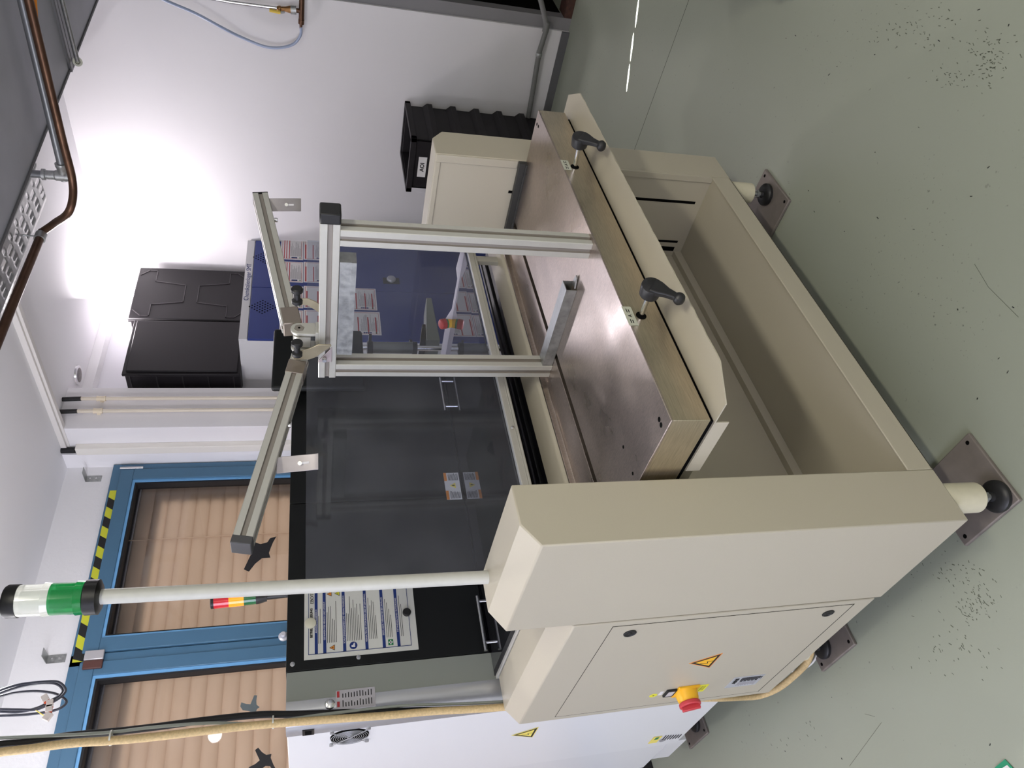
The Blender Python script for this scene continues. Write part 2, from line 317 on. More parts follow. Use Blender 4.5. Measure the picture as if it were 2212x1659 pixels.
mb = MB(); frame_rect(mb, -1.066, 1.731, FZ0+0.134, FZ1-0.134, 0.010, YF+0.02, YB+0.035); mb.build('seal', RUBBER, door)
MB().box(1.96, 2.935, YB+0.02, YB+0.028, FZ0+0.14, FZ1-0.14).build('glass_pane', PANE, door)
MB().box(-1.06, 1.725, YB+0.02, YB+0.028, FZ0+0.14, FZ1-0.14).build('glass_pane', PANE, door)
h0 = at(262, 1019, 'Y', YF); MB().cyl((3.035, YF-0.004, 2.60), (3.035, YF-0.004, 2.73), 0.008).build('hinge', CHROME, door)
p = at(203, 1425, 'Y', YF)
MB().use(mat('latch_silver', (186, 184, 186), 0.35, metal=0.4)).box(p.x-0.005, p.x+0.045, YF-0.016, YF, p.z-0.045, p.z+0.045).use(mat('latch_brown', (84, 52, 46), 0.5)).box(p.x-0.05, p.x-0.005, YF-0.012, YF+0.002, p.z-0.045, p.z+0.045).build('latch', None, door, bevel=0.004)
p = at(612, 1372, 'Y', YF-0.02); MB().lathe((p.x, YF, p.z), (0, -1, 0), [(0, 0.026), (0.008, 0.026), (0.012, 0.017), (0.035, 0.015), (0.04, 0.011)]).build('knob', mat('knob_grey', (200, 200, 204), 0.3, metal=0.3), door)
# yellow-black tape on the frame head
a = at(252, 1057, 'Y', YF); b_ = at(172, 1428, 'Y', YF)
mb = MB(); n = 16; L = a.x - b_.x; hh = 0.040; zt = 2.766; yb = YF+0.0112
mb.use(mat('tape_yellow', (196, 198, 52), 0.4)).box(b_.x, a.x, yb-0.0006, yb, zt-hh-0.012, zt-0.002)
mb.use(mat('tape_black', (28, 28, 28), 0.4)); st = L/n*2
for k in range(9):
    x0 = a.x - st*(k+0.62); x1 = x0 - st*0.5; dx = st*0.28
    q = [(max(x0, b_.x), zt-hh-0.012), (max(x1, b_.x), zt-hh-0.012), (min(max(x1+0.034, b_.x), a.x), zt-0.002), (min(max(x0+0.034, b_.x), a.x), zt-0.002)]
    if q[0][0]-q[1][0] > 0.004: mb.py(q, yb-0.0012, yb-0.0006)
tag(mb.build('warning_tape'), 'yellow and black striped tape along the head of the blue door frame', 'tape')
# slatted shutter outside
mb = MB(); z = 0.1; pitch = 0.083
SL = mat('shutter_slat', (196, 172, 150), 0.5, noise=0.05, nscale=3)
while z < 2.62:
    pr_ = [(YB+0.16-0.030*math.cos(t)-0.0, z+0.048*math.sin(t)) for t in [(-75+25*i)*math.pi/180 for i in range(7)]]
    pr_ = pr_ + [(y+0.003, zz) for y, zz in reversed(pr_)]
    mb.px(pr_, FX0-0.1, FX1+0.05); z += pitch
for x in (2.62, 0.6): mb.box(x, x+0.004, YB+0.12, YB+0.125, 0.1, 2.75)
tag(mb.build('shutter', SL), 'beige slatted shutter closed outside behind the blue glazed door', 'shutter')
struct(MB().box(FX0-0.1, FX1+0.1, YB+0.13, YB+0.24, 2.64, 2.80), 'window_4', mat('shutter_box', (70, 68, 74), 0.5))
area('outdoor_light', (1.6, YB+0.11, 1.4), (1.6, YB+1, 1.4), 2.6, 2.2, 15, (1.0, 0.90, 0.82))
# bird stickers on the glass
def bird(name, px, py, size, flip, m, label, rot=0.0):
    pts = [(-1.0, .1), (-.72, .22), (-.5, .12), (-.2, .25), (.1, .85), (.5, 1.0), (.85, .85), (.55, .45), (.42, .1), (.75, -.1), (1.15, -.35), (1.05, -.6), (.6, -.45), (.2, -.42), (-.1, -.65), (-.2, -.4), (-.45, -.22), (-.7, -.05)]
    c = at(px, py, 'Y', YB+0.019); cr, sr = math.cos(rot), math.sin(rot); q = [(c.x+flip*(x*cr-z*sr)*size, c.z+(x*sr+z*cr)*size) for x, z in pts]
    tag(MB().py(q, YB+0.0185, YB+0.0195).build(name, m), label, 'sticker')
bird('bird_sticker', 562, 1188, 0.125, -1, INK, 'large black bird sticker on the door glass behind the raised aluminium arm', 0.9)
bird('bird_sticker', 545, 1530, 0.055, 1, mat('grey_sticker', (86, 96, 98), 0.5), 'small grey bird sticker on the glass left of the hanging hoses', 0.2)
bird('bird_sticker', 573, 1645, 0.065, 1, INK, 'small black bird sticker on the glass at the left edge above the white machine', 1.0)
# angle brackets on the plaster
def bracket(px, py, s, label):
    c = at(px, py, 'Y', YB)
    t = thing('angle_bracket', (c.x, YB, c.z), label, 'bracket', 'angle brackets above the blue door')
    mb = MB().box(c.x-0.045*s, c.x+0.03*s, YB-0.075*s, YB, c.z, c.z+0.003)
    mb = MB().box(c.x-0.02*s, c.x+0.02*s, YB-0.003, YB-0.0005, c.z-0.075*s, c.z+0.002).box(c.x-0.02*s, c.x+0.02*s, YB-0.085*s, YB-0.0005, c.z, c.z+0.003)
    mb.build('plate', ZINC, t); 
    for k in (0.25, 0.65): MB().cyl((c.x, YB-0.007, c.z-0.075*s*k), (c.x, YB-0.003, c.z-0.075*s*k), 0.005, n=10).build('screw', CHROME, t)
bracket(187, 1035, 1.1, 'small galvanised angle bracket on the plaster near the column')
bracket(103, 1425, 1.1, 'small galvanised angle bracket on the plaster above the door latch')
# pipes on the column
def colpipe(px0, px1, py0, py1, label):
    a = at(px0, py0, 'Y', 3.67); b = at(px1, py1, 'Y', 3.67)
    x = (a.x+b.x)/2; t = thing('column_pipe', (x, 3.67, 0.3), label, 'pipe', 'thin pipes on the column')
    MB().cyl((x, 3.67, 0.3), (x, 3.67, a.z), 0.011).build('pipe_run', PIPEW, t)
    MB().cyl((x, 3.67, a.z), (x, 3.675, CZ), 0.0135).build('sleeve', BLACK, t)
    zc = a.z-0.11; MB().lathe((x, 3.67, zc-0.025), (0, 0, 1), [(0, 0.012), (0.001, 0.017), (0.014, 0.015), (0.036, 0.015), (0.049, 0.017), (0.05, 0.012)]).box(x-0.005, x+0.005, 3.67, 3.70, zc-0.01, zc+0.01).build('clamp', mat('clamp_cream', (226, 212, 186), 0.5), t)
colpipe(175, 560, 862, 859, 'cream pipe with a black top sleeve on the column, nearer the black crates')
colpipe(167, 560, 889, 884, 'cream pipe with a black top sleeve on the column, nearer the blue door')
MB().cyl((3.095, 3.87, 2.965), (3.095, 3.87, CZ), 0.018, n=16).build('cable_stub', RUBBER)
tag(bpy.data.objects['cable_stub'], 'short black cable stub above the beige trunking at the ceiling', 'cable')
# ceiling downlight
p = at(167, 810, 'Z', CZ)
t = thing('recessed_downlight', (p.x, p.y, CZ), 'round recessed ceiling spot with a crinkled metal reflector near the column', 'light')
MB().lathe((p.x, p.y, CZ-0.012), (0, 0, 1), [(0, 0.050), (0.002, 0.064), (0.012, 0.066)]).build('ring', CHROME, t)
MB().lathe((p.x, p.y, CZ-0.014), (0, 0, 1), [(0, 0.030), (0.001, 0.047), (0.006, 0.049)]).build('reflector', mat('foil', (110, 100, 100), 0.25, metal=0.9, noise=0.5, nscale=60), t)
# ------------------------------------------------------------------ ducts and pipes under the ceiling
t = thing('ventilation_duct', (3.2, 1.5, 2.7), 'wide grey sheet-metal air duct running under the ceiling', 'duct')
M = frame((3.0, 1.30, 2.86), (1.7, -0.12, 0), (0.12, 1.7, 0))
def dbox(x0, x1, y0, y1, z0, z1, mb):
    q = [M @ Vector(v) for v in ((x0,y0,z0),(x1,y0,z0),(x1,y1,z0),(x0,y1,z0),(x0,y0,z1),(x1,y0,z1),(x1,y1,z1),(x0,y1,z1))]
    return mb.add(q, [(0,3,2,1),(4,5,6,7),(0,1,5,4),(1,2,6,5),(2,3,7,6),(3,0,4,7)])
dbox(-2.6, 1.62, -0.75, 0.56, -0.16, 0.165, MB()).build('duct_body', DUCTM, t, bevel=0.004)
mb = MB(); dbox(0.70, 0.735, -0.76, 0.572, -0.172, 0.165, mb); dbox(0.74, 0.775, -0.76, 0.572, -0.172, 0.165, mb); mb.build('flange', mat('flange_grey', (112, 113, 116), 0.4, metal=0.6), t, bevel=0.002)
mb = MB(); dbox(-2.6, 1.62, 0.556, 0.568, -0.166, -0.135, mb); mb.build('edge_strip', DARKG, t)
def pz_(x, y, z): return at(x, y, 'Z', z)
a = pz_(157, 395, 2.6); b = pz_(62, 0, 2.6); c = pz_(92, 500, 2.79); d = pz_(0, 725, 2.79)
t = thing('copper_pipe', tuple(b), 'brown copper pipe with a double bend below the grey duct', 'pipe')
e1 = pz_(150, 455, 2.62); e2 = pz_(118, 482, 2.72)
b2 = b + (b-a)*0.5; d2 = d + (d-c)*0.4
MB().tube([b2, b, a+(b-a)*0.3, a, e1, e2, c], 0.0165, n=16).build('bent_run', COPPER, t)
MB().tube([c, d, d2], 0.0185, n=16, sub=1).build('straight_run', COPPER, t)
cc = c + (d-c)*0.06
MB().cyl(cc-(d-c).normalized()*0.02, cc+(d-c).normalized()*0.02, 0.024).cyl(cc, cc+Vector((0, -0.02, 0.25)), 0.004, n=8).build('clamp', ZINC, t)
ca, cb = at(76, 0, 'Z', 2.59), at(79, 42, 'Z', 2.59); dd_ = cb-ca; MB().obox(frame((ca+cb)/2-dd_*.4, dd_, (.3, 0, 1)), dd_.length*.9, .006, .0006).build('marking_label', ORANGE, t, label='orange marking label')
a = pz_(138, 380, 2.66); b = pz_(47, 0, 2.66); b2 = b + (b-a)*0.5
t = thing('conduit', tuple(b), 'grey threaded steel conduit with elbow beside the brown pipe', 'pipe')
MB().cyl(a, b2, 0.0165).build('pipe_run', mat('conduit_grey', (124, 126, 128), 0.4, metal=0.6), t)
u = a + Vector((0, 0, 0.36)); MB().cyl(a, u, 0.0165).build('riser', MATS['conduit_grey'], t)
MB().lathe(a+Vector((0, 0, -0.03)), (0, 0, 1), [(0, 0.014), (0.008, 0.024), (0.06, 0.024), (0.066, 0.020), (0.10, 0.020), (0.102, 0.025), (0.115, 0.025)]).lathe(a, (b-a), [(-0.02, 0.02), (0.04, 0.022), (0.046, 0.025), (0.06, 0.025)]).build('elbow', ZINC, t)
a = at(167, 131, 'Z', 2.66); b = at(134, 0, 'Z', 2.66); b2 = b+(b-a)*0.6
t = thing('thin_conduit', tuple(b), 'thin galvanised tube with a flared end under the duct', 'pipe')
MB().cyl(a, b2, 0.0105).build('tube', ZINC, t)
MB().lathe(a+Vector((0, 0.005, 0)), (-.9, -.43, -.35), [(-0.03, 0.013), (-0.015, 0.013), (0, 0.021), (0.004, 0.021), (0.0045, 0.012), (-0.01, 0.008)]).build('flared_end', mat('end_cream', (196, 196, 182), 0.4, metal=0.4), t)
# perforated cable tray
a = pz_(101, 428, 2.86); b = pz_(0, 690, 2.86); dx = (b-a); dx.z = 0; Lg = dx.length*1.5; dx.normalize(); dy = Vector((-dx.y, dx.x, 0))
if dy.y > 0: dy = -dy
t = thing('cable_tray', tuple(a), 'perforated galvanised cable tray beside the air duct', 'cable tray')
mb = MB(); nx = int(Lg/0.0125); wd = 0.20; ny = 12
def hole(i, j):
    ph = i % 8
    if j in (2, 4): return ph in (1, 2, 3, 4)
    if j in (7,): return ph in (2, 3, 4, 5, 6)
    if j in (9,): return ph in (0, 1)
    return False
vs = [a+dx*(Lg*i/nx)+dy*(wd*j/ny) for i in range(nx+1) for j in range(ny+1)]
mb.add(vs, [(i*(ny+1)+j, (i+1)*(ny+1)+j, (i+1)*(ny+1)+j+1, i*(ny+1)+j+1) for i in range(nx) for j in range(ny) if not hole(i, j)])
o = mb.build('perforated_bottom', ZINC, t); s = o.modifiers.new('thick', 'SOLIDIFY'); s.thickness = 0.0015
mb = MB(); q = [a, a+dx*Lg, a+dx*Lg+Vector((0, 0, 0.05)), a+Vector((0, 0, 0.05))]; mb.add([v+dy*k for k in (0, -0.002) for v in q], [(0,1,2,3),(7,6,5,4),(0,4,5,1),(3,2,6,7),(0,3,7,4),(1,5,6,2)]); mb.build('side_flange', ZINC, t)
# ------------------------------------------------------------------ pipework on the right wall
XP = 4.63
def pw(x, y, X=XP): return at(x, y, 'X', X)
t = thing('air_tap', tuple(pw(652, 60)), 'brass air tap with a yellow lever on the white wall', 'valve')
MB().tube([pw(430, -8), pw(500, 5), pw(600, 18)], 0.0095, n=12, sub=1).build('supply_pipe', CHROME, t)
a, b = pw(598, 18), pw(632, 21); MB().lathe(a, b-a, [(0, .011), (.012, .016), (.02, .016), (.024, .012), (.05, .014), (.07, .02), (.09, .02)]).build('valve_body', BRASS, t)
a, b = pw(628, 21), pw(640, 22); MB().cyl(a, b, 0.024, n=16).build('clamp_ring', ZINC, t)
MB().cyl(pw(636, 22), pw(652, 24), .013).cyl(pw(652, -6), pw(651, 42), .0155).lathe(pw(651, 42), pw(650, 58)-pw(651, 42), [(0, .017), (.025, .017), (.03, .009), (.05, .008)]).build('tee_fitting', COPPER, t)
a, b = pw(582, 22, 4.60), pw(606, 27, 4.60); MB().use(mat('lever_yellow', (206, 176, 70), 0.5)).cyl(a, b, .0095, n=10).use(ZINC).cyl(b, pw(615, 26, 4.605), .006, n=8).build('lever', None, t)
MB().tube([pw(650, 57), pw(649, 76), pw(634, 95), pw(605, 103), pw(570, 100), pw(520, 80), pw(480, 60, 4.60), pw(420, 28, 4.58), pw(355, 0, 4.55), pw(300, -30, 4.5)], 0.0085, n=12, sub=8).build('hose', mat('pale_blue_hose', (150, 162, 186), 0.25, coat=0.5), t, label='translucent pale blue hose')
tag(t)
t = thing('wall_conduit', (4.64, 1.5, 0.15), 'grey plastic conduit running low along the white wall into the dark opening', 'pipe')
q = [at(1165, -10, 'X', XP), at(1173, 20, 'X', XP), at(1180, 58, 'X', XP), at(1172, 90, 'X', XP), at(1164, 118, 'X', XP), at(1152, 190, 'X', XP), at(1138, 272, 'X', XP), at(1130, 330, 'X', XP)]
MB().tube(q, 0.0165, n=14).build('conduit_run', GREYPIPE, t)
a, b = q[4], q[5]; MB().lathe(a, b-a, [(-0.012, .019), (-0.004, .021), (.004, .021), (.012, .019)]).box(a.x, XR, a.y-0.006, a.y+0.006, a.z-0.006, a.z+0.006).build('pipe_clip', ZINC, t)
MB().cyl(q[2]-Vector((0, .03, 0)), q[2]+Vector((0, .03, 0)), 0.02, n=14).build('joint', GREYPIPE, t)
# ------------------------------------------------------------------ black crate tower with AOI label
CX0, CX1, CY0, CY1, CZt = 4.165, 4.645, 2.225, 2.605, 1.006
t = thing('storage_bin', ((CX0+CX1)/2, (CY0+CY1)/2, 0), 'tall ribbed black plastic bin labelled AOI between the machine and the white wall', 'bin')
mb = MB(); wl = 0.012; i0 = 0.02
for (x0, x1, y0, y1) in ((CX0+i0, CX0+i0+wl, CY0+i0, CY1-i0), (CX1-i0-wl, CX1-i0, CY0+i0, CY1-i0), (CX0+i0, CX1-i0, CY0+i0, CY0+i0+wl), (CX0+i0, CX1-i0, CY1-i0-wl, CY1-i0)): mb.box(x0, x1, y0, y1, 0.0, CZt-0.01)
mb.box(CX0+i0, CX1-i0, CY0+i0, CY1-i0, 0.0, 0.02).build('body', BLACKCRATE, t, bevel=0.003)
mb = MB(); frame_xy = lambda mb, z0, z1, e, wdt: (mb.box(CX0+i0-e, CX1-i0+e, CY0+i0-e, CY0+i0-e+wdt, z0, z1), mb.box(CX0+i0-e, CX1-i0+e, CY1-i0+e-wdt, CY1-i0+e, z0, z1), mb.box(CX0+i0-e, CX0+i0-e+wdt, CY0+i0-e, CY1-i0+e, z0, z1), mb.box(CX1-i0+e-wdt, CX1-i0+e, CY0+i0-e, CY1-i0+e, z0, z1))
frame_xy(mb, CZt-0.035, CZt, 0.02, 0.03); mb.build('rim', BLACKCRATE, t, bevel=0.002)
for k in range(7):
    z0 = CZt-0.175-0.158*k
    if z0 < 0.02: break
    MB().px([(CY0+i0, z0), (CY0+i0-0.026, z0+0.000), (CY0+i0-0.026, z0+0.034), (CY0+i0, z0+0.062)], CX0+i0, CX1-i0).build('rib', BLACKCRATE, t, bevel=0.002)
mb = MB().use(PAPER).box(CX0+i0-0.0015, CX0+i0, 2.36, 2.50, CZt-0.115, CZt-0.062)
mb.use(INK).text('AOI', 0.036, onL((CX0+i0-0.0022, 2.43, CZt-0.089)), bold=0.0008); mb.build('name_label', None, t, label='white label printed AOI')
# ------------------------------------------------------------------ blue chemicals cabinet
KX0, KX1, KY0, KY1, KZ = 3.615, 4.665, 3.415, 3.905, 2.045
t = thing('chemical_cabinet', ((KX0+KX1)/2, (KY0+KY1)/2, 0), 'tall blue two-door cabinet with pale grey sides in the room corner', 'cabinet')
MB().box(KX0, KX1, KY0+0.02, KY1, 0.0, KZ).build('carcass', mat('cabinet_grey', (206, 205, 206), 0.45), t, bevel=0.003)
MB().box(KX0, KX1, KY0+0.004, KY0+0.02, KZ-0.05, KZ).build('top_rail', MATS['cabinet_grey'], t)
mid = at(560, 622, 'Y', KY0).x; mid = 4.13
for k, (x0, x1) in enumerate(((KX0, mid-0.002), (mid+0.002, KX1))):
    dd = MB().box(x0, x1, KY0, KY0+0.02, 0.06, KZ-0.055).build('door', NAVY, t, bevel=0.002)
    cx = at((567, 565)[k], (663, 556)[k], 'Y', KY0).x; cz = at(567, 663, 'Y', KY0).z
    mb = MB()
    for i in range(-5, 6):
        for j in range(-5, 6):
            if abs(i)+abs(j) <= 5 and (i+j) % 2 == 1 or (i == 0 and abs(j) == 5): mb.cyl((cx+i*0.013, KY0-0.0008, cz+j*0.0165), (cx+i*0.013, KY0+0.001, cz+j*0.0165), 0.0052, n=10)
    mb.build('vent_holes', VOID, dd)
mb = MB().use(PAPER); a = at(527, 574, 'Y', KY0); b = at(517, 642, 'Y', KY0)
mb.box(b.x, a.x, KY0+0.0025, KY0+0.004, KZ-0.044, KZ-0.006).use(BLUEPR).text('Chemikalienlager SMT', 0.044, onF(((a.x+b.x)/2, KY0+0.0018, KZ-0.026))); mb.build('name_strip', None, t, label='white strip printed Chemikalienlager SMT')
p = at(845, 607, 'Y', KY0); MB().use(INK).box(p.x-0.035, p.x+0.035, KY0-0.003, KY0, p.z-0.06, p.z+0.06).use(mat('handle_grey', (178, 178, 182), 0.35, metal=0.3)).lathe((p.x+0.006, KY0-0.003, p.z), (0, -1, 0), [(0, .03), (.012, .034), (.022, .028), (.026, .012)]).build('handle', None, t, bevel=0.002)
def sheet(x0, x1, z0, z1, label, style):
    t2 = thing('notice_sheet', ((x0+x1)/2, KY0, z0), label, 'paper', 'safety sheets on the blue cabinet')
    mb = MB().use(PAPER).box(x0, x1, KY0-0.0022, KY0-0.0004, z0, z1); Y = KY0-0.003; w_, h_ = x1-x0, z1-z0
    mb.use(RED)
    fr = 0.04*w_; mb.box(x0+fr, x1-fr, Y, Y+0.0006, z1-fr-0.002, z1-fr).box(x0+fr, x1-fr, Y, Y+0.0006, z0+fr, z0+fr+0.002).box(x0+fr, x0+fr+0.002, Y, Y+0.0006, z0+fr, z1-fr).box(x1-fr-0.002, x1-fr, Y, Y+0.0006, z0+fr, z1-fr)
    for f_ in ((0.82, 0.72, 0.6) if style == 0 else (0.9, 0.62, 0.34, 0.12)): mb.box(x0+fr*1.1, x1-fr*(1.1 if style == 0 else 6), Y, Y+0.0006, z0+h_*f_, z0+h_*(f_+0.035))
    mb.use(PAPERG); rz = z0+h_*0.08
    rr = random.Random(int(x0*997+z0*131))
    while rz < z0+h_*0.56: mb.box(x0+w_*0.16, x0+w_*(0.45+0.45*rr.random()), Y+0.0002, Y+0.0006, rz, rz+h_*0.011); rz += h_*0.028
    mb.use(BLUEPR)
    for i in range(4): mb.cyl((x0+w_*0.09, Y, z0+h_*(0.30+0.06*i)), (x0+w_*0.09, Y+0.0006, z0+h_*(0.30+0.06*i)), 0.007, n=10)
    mb.use(GREEN).box(x0+w_*0.06, x0+w_*0.12, Y, Y+0.0006, z0+h_*0.12, z0+h_*0.16)
    mb.build('printed_page', None, t2)
def sheet_px(xa, xb, ya, yb, label, style):      # xa..xb = up..down, ya..yb = right..left in the photo
    a = at(xa, ya, 'Y', KY0); b = at(xa, yb, 'Y', KY0); c = at(xb, (ya+yb)/2, 'Y', KY0); sheet(b.x, a.x, c.z, at(xa, (ya+yb)/2, 'Y', KY0).z, label, style)
names = [('upper right sheet on the blue cabinet, half covered by the aluminium arm', 607, 655, 517, 560, 0), ('sheet directly under the top right one on the blue cabinet', 656, 712, 519, 561, 1),
         ('upper sheet on the blue cabinet, second from the right', 607, 655, 565, 609, 0), ('lower sheet on the blue cabinet, second from the right', 656, 714, 566, 610, 1),
         ('upper sheet on the blue cabinet, second from the white side', 605, 655, 618, 665, 0), ('sheet behind the top rail of the frame, second from the white side', 656, 740, 618, 665, 1),
         ('upper sheet on the blue cabinet, next to the white side', 604, 655, 670, 720, 0), ('sheet behind the top rail of the frame, next to the white side', 656, 742, 670, 721, 1),
         ('lower sheet on the blue cabinet behind smoked glass, nearer the handle', 744, 813, 622, 669, 1), ('lower sheet on the blue cabinet behind smoked glass, next to the white side', 746, 822, 673, 723, 1)]
for nm, xa, xb, ya, yb, st_ in names: sheet_px(xa, xb, ya, yb, 'printed ' + nm, st_)
# ------------------------------------------------------------------ black crates standing on the cabinet
def crate(x0, x1, y0, y1, z0, z1, style, label):
    t = thing('storage_crate', ((x0+x1)/2, (y0+y1)/2, z0), label, 'crate', 'black crates on the cabinet')
    MB().box(x0+0.012, x1-0.012, y0+0.02, y1, z0, z1-0.012).build('shell', BLACKCRATE, t, bevel=0.006)
    MB().box(x0, x1, y0+0.012, y0+0.032, z0, z1).build('rim', BLACKCRATE, t, bevel=0.004)
    W_, H_ = x1-x0, z1-z0; P = lambda u, v: (x0+u*W_, z0+v*H_)
    if style == 0:
        MB().box(x0+0.004, x1-0.004, y0, y0+0.013, z0+0.004, z1-0.004).build('base_panel', BLACKCRATE, t, bevel=0.01)
        for sgn in (0, 1):
            f = lambda u, v: P(u, 1-v) if sgn == 0 else P(u, v)
            path = [f(.10, .17), f(.06, .10), f(.12, .03), f(.27, .03), f(.27, .15), f(.40, .16), f(.42, .44), f(.62, .44), f(.63, .16), f(.74, .15), f(.74, .03), f(.88, .03), f(.94, .10), f(.90, .17)]
            path = [f(.30, .03), f(.22, .03), f(.14, .1), f(.14, .13), f(.10, .05), f(.03, .05)]
            A = [f(.04, .12), f(.04, .04), f(.12, .02), f(.32, .17), f(.38, .45), f(.64, .45), f(.70, .17), f(.95, .16)]
            mb = MB()
            A = [f(.03, .20), f(.03, .13), f(.13, .05), f(.24, .05), f(.24, .17), f(.33, .19), f(.38, .45), f(.64, .45), f(.69, .19), f(.94, .17), f(.94, .12), f(.84, .03), f(.76, .03), f(.76, .06)] if False else \
                [f(.16, .03), f(.06, .10), f(.06, .17), f(.27, .17), f(.33, .44), f(.66, .44), f(.72, .17), f(.93, .17), f(.93, .10), f(.84, .03)]
            for (a1, b1), (a2, b2) in zip(A, A[1:]):
                d = Vector((a2-a1, 0, b2-b1)); Mx = frame(((a1+a2)/2, y0-0.001, (b1+b2)/2), d, (0, 1, 0)); mb.obox(Mx, d.length/2+0.003, 0.003, 0.003)
            mb.build('moulded_ridge', mat('crate_ridge', (44, 40, 43), 0.45), t)
    else:
        MB().box(x0+0.02, x1-0.016, y0, y0+0.013, z0+0.016, z1-0.02).build('lid', BLACKCRATE, t, bevel=0.006)
    for k in range(5):
        z = z0+H_*(0.06+0.22*k); MB().box(x0+0.001, x0+0.013, y0+0.03, y1-0.002, z-0.003, z+0.003).build('rib', MATS.get('crate_ridge') or mat('crate_ridge', (44, 40, 43), 0.45), t)
    MB().box(x0+0.002, x0+0.013, y1-0.06, y1-0.045, z0, z1-0.02).build('edge_rib', MATS['crate_ridge'], t)
crate(4.045, 4.605, 3.655, 3.86, KZ, 2.793, 0, 'black crate with moulded ridges on its base, right one on the cabinet')
crate(3.52, 4.03, 3.64, 3.86, KZ, 2.745, 1, 'black lidded crate, left one on the cabinet beside the column')
# ================================================================== THE CREAM WORKSTATION
YFR, XL0, XL1, XR0, XR1 = 1.15, 0.669, 0.81, 2.07, 2.213
ws = thing('assembly_workstation', (1.44, 1.5, 0.0), 'large cream steel workstation with a steel table and chamfered end pillars', 'workstation')
lp = MB().py([(XL0, .19), (XL1, .19), (XL1, 1.218), (.718, 1.218), (XL0, 1.185)], YFR, 1.506).build('pillar', CREAM, ws, bevel=0.003)
rp = MB().py([(XR1, .19), (XR0, .19), (XR0, 1.225), (2.165, 1.225), (XR1, 1.190)], YFR, 1.506).build('pillar', CREAM, ws, bevel=0.003)
# recessed panel on the inner face of the far pillar
mb = MB(); frm = [(1.152, 1.178, .958, 1.222), (1.178, 1.5, 1.207, 1.222)]
for y0, y1, z0, z1 in frm: mb.box(XR0-0.004, XR0, y0, y1, z0, z1)
mb.build('raised_border', CREAM, rp, bevel=0.0015)
mb = MB()
for y0, y1, z0, z1 in ((1.252, 1.262, .282, .60), (1.421, 1.430, .285, .56), (1.449, 1.467, .288, .56), (1.262, 1.272, .955, .968)): MB().box(XR0-0.0012, XR0+0.001, y0, y1, z0, z1).build('slot', VOID, rp)
MB().box(XR0-0.006, XR0, 1.15, 1.172, 0.256, 0.84).build('corner_strip', CREAM, ws, bevel=0.001)
# control cabinet behind the near pillar
cab = MB().py([(XL0, .204), (XL1, .204), (XL1, 1.06), (.714, 1.06), (XL0, 1.024)], 1.512, 2.131).build('control_cabinet', CREAM, ws, bevel=0.003)
MB().box(XL0+0.006, XL1-0.01, 1.505, 1.513, .204, 1.02).build('joint_gap', mat('gap_brown', (120, 108, 96), 0.6), ws)
MB().box(XL0-0.0004, XL0+0.001, 1.531, 2.1055, .2545, .9235).build('door_gap', VOID, ws)
dr = MB().box(XL0-0.0008, XL0+0.001, 1.5328, 2.1025, .2580, .9222).build('door', CREAM, ws)
XD = XL0-0.0008
for y, z in ((1.575, .866), (1.570, .313)):
    MB().lathe((XD, y, z), (-1, 0, 0), [(0, .0165), (.002, .0165), (.003, .0135), (.0015, .012), (.001, .005), (.003, .004)]).build('quarter_turn_lock', BLACK, dr)
def tri(cy, cz, s, X, mcol, rot=0):
    mb = MB(); P = lambda k, sc: [(cy+math.sin(2*math.pi*i/3)*s*sc, cz+math.cos(2*math.pi*i/3)*s*sc) for i in range(3)]
    mb.use(ORANGE if mcol is AMBERY else LEMON).px(P(0, 1.12), X-0.0006, X).use(INK).px(P(0, 1.0), X-0.0009, X-0.0006).use(mcol).px(P(0, .72), X-0.0012, X-0.0009)
    k = s/0.055; mb.use(INK).px([(cy+.004*k, cz+.022*k), (cy+.010*k, cz-.004*k), (cy-.002*k, cz+.001*k), (cy-.004*k, cz-.020*k), (cy-.0015*k, cz-.018*k), (cy+.000*k, cz-.003*k), (cy+.013*k, cz-.008*k), (cy+.007*k, cz+.022*k)], X-0.0015, X-0.0012)
    return mb
tri(1.808, .561, .049, XD, AMBERY).build('hazard_triangle', None, dr, label='amber triangle with a black lightning bolt')
# main switch
sy, sz = 2.012, .545
mb = MB().use(AMBERY).px([(sy-.034, sz-.034), (sy+.034, sz-.034), (sy+.038, sz+.0), (sy+.034, sz+.034), (sy-.034, sz+.034)], XD-0.006, XD)
mb.lathe((XD-0.005, sy, sz), (-1, 0, 0), [(0, .034), (.022, .031), (.032, .027)])
sw = mb.build('main_switch', None, dr, bevel=0.001, label='yellow isolator housing')
mb = MB().use(mat('switch_red', (196, 62, 70), 0.4)).lathe((XD-0.034, sy, sz), (-1, 0, 0), [(0, .028), (.002, .032), (.012, .032), (.014, .026), (.006, .022), (.005, .004)])
Mx = frame((XD-0.047, sy, sz), (0, 0.35, 0.94), (0, 0.94, -0.35)); mb.obox(Mx, .027, .007, .010); mb.build('rotary_knob', None, sw, bevel=0.002, label='red rotary knob')
MB().use(INK).box(XD-0.006, XD, sy-.022, sy+.022, sz+.036, sz+.066).use(mat('tag_grey', (190, 188, 190), .5)).box(XD-0.0066, XD-0.006, sy-.016, sy+.016, sz+.041, sz+.061).build('switch_tag', None, dr)
MB().use(YEL).box(XD-0.0008, XD, sy-.026, sy+.026, sz-.068, sz-.034).use(INK).box(XD-0.0012, XD-.0008, sy-.018, sy+.018, sz-.05, sz-.049).box(XD-0.0012, XD-.0008, sy-.018, sy+.012, sz-.055, sz-.054).box(XD-0.0012, XD-.0008, sy-.018, sy+.015, sz-.060, sz-.059).build('notice_label', None, dr, label='yellow notice label under the switch')
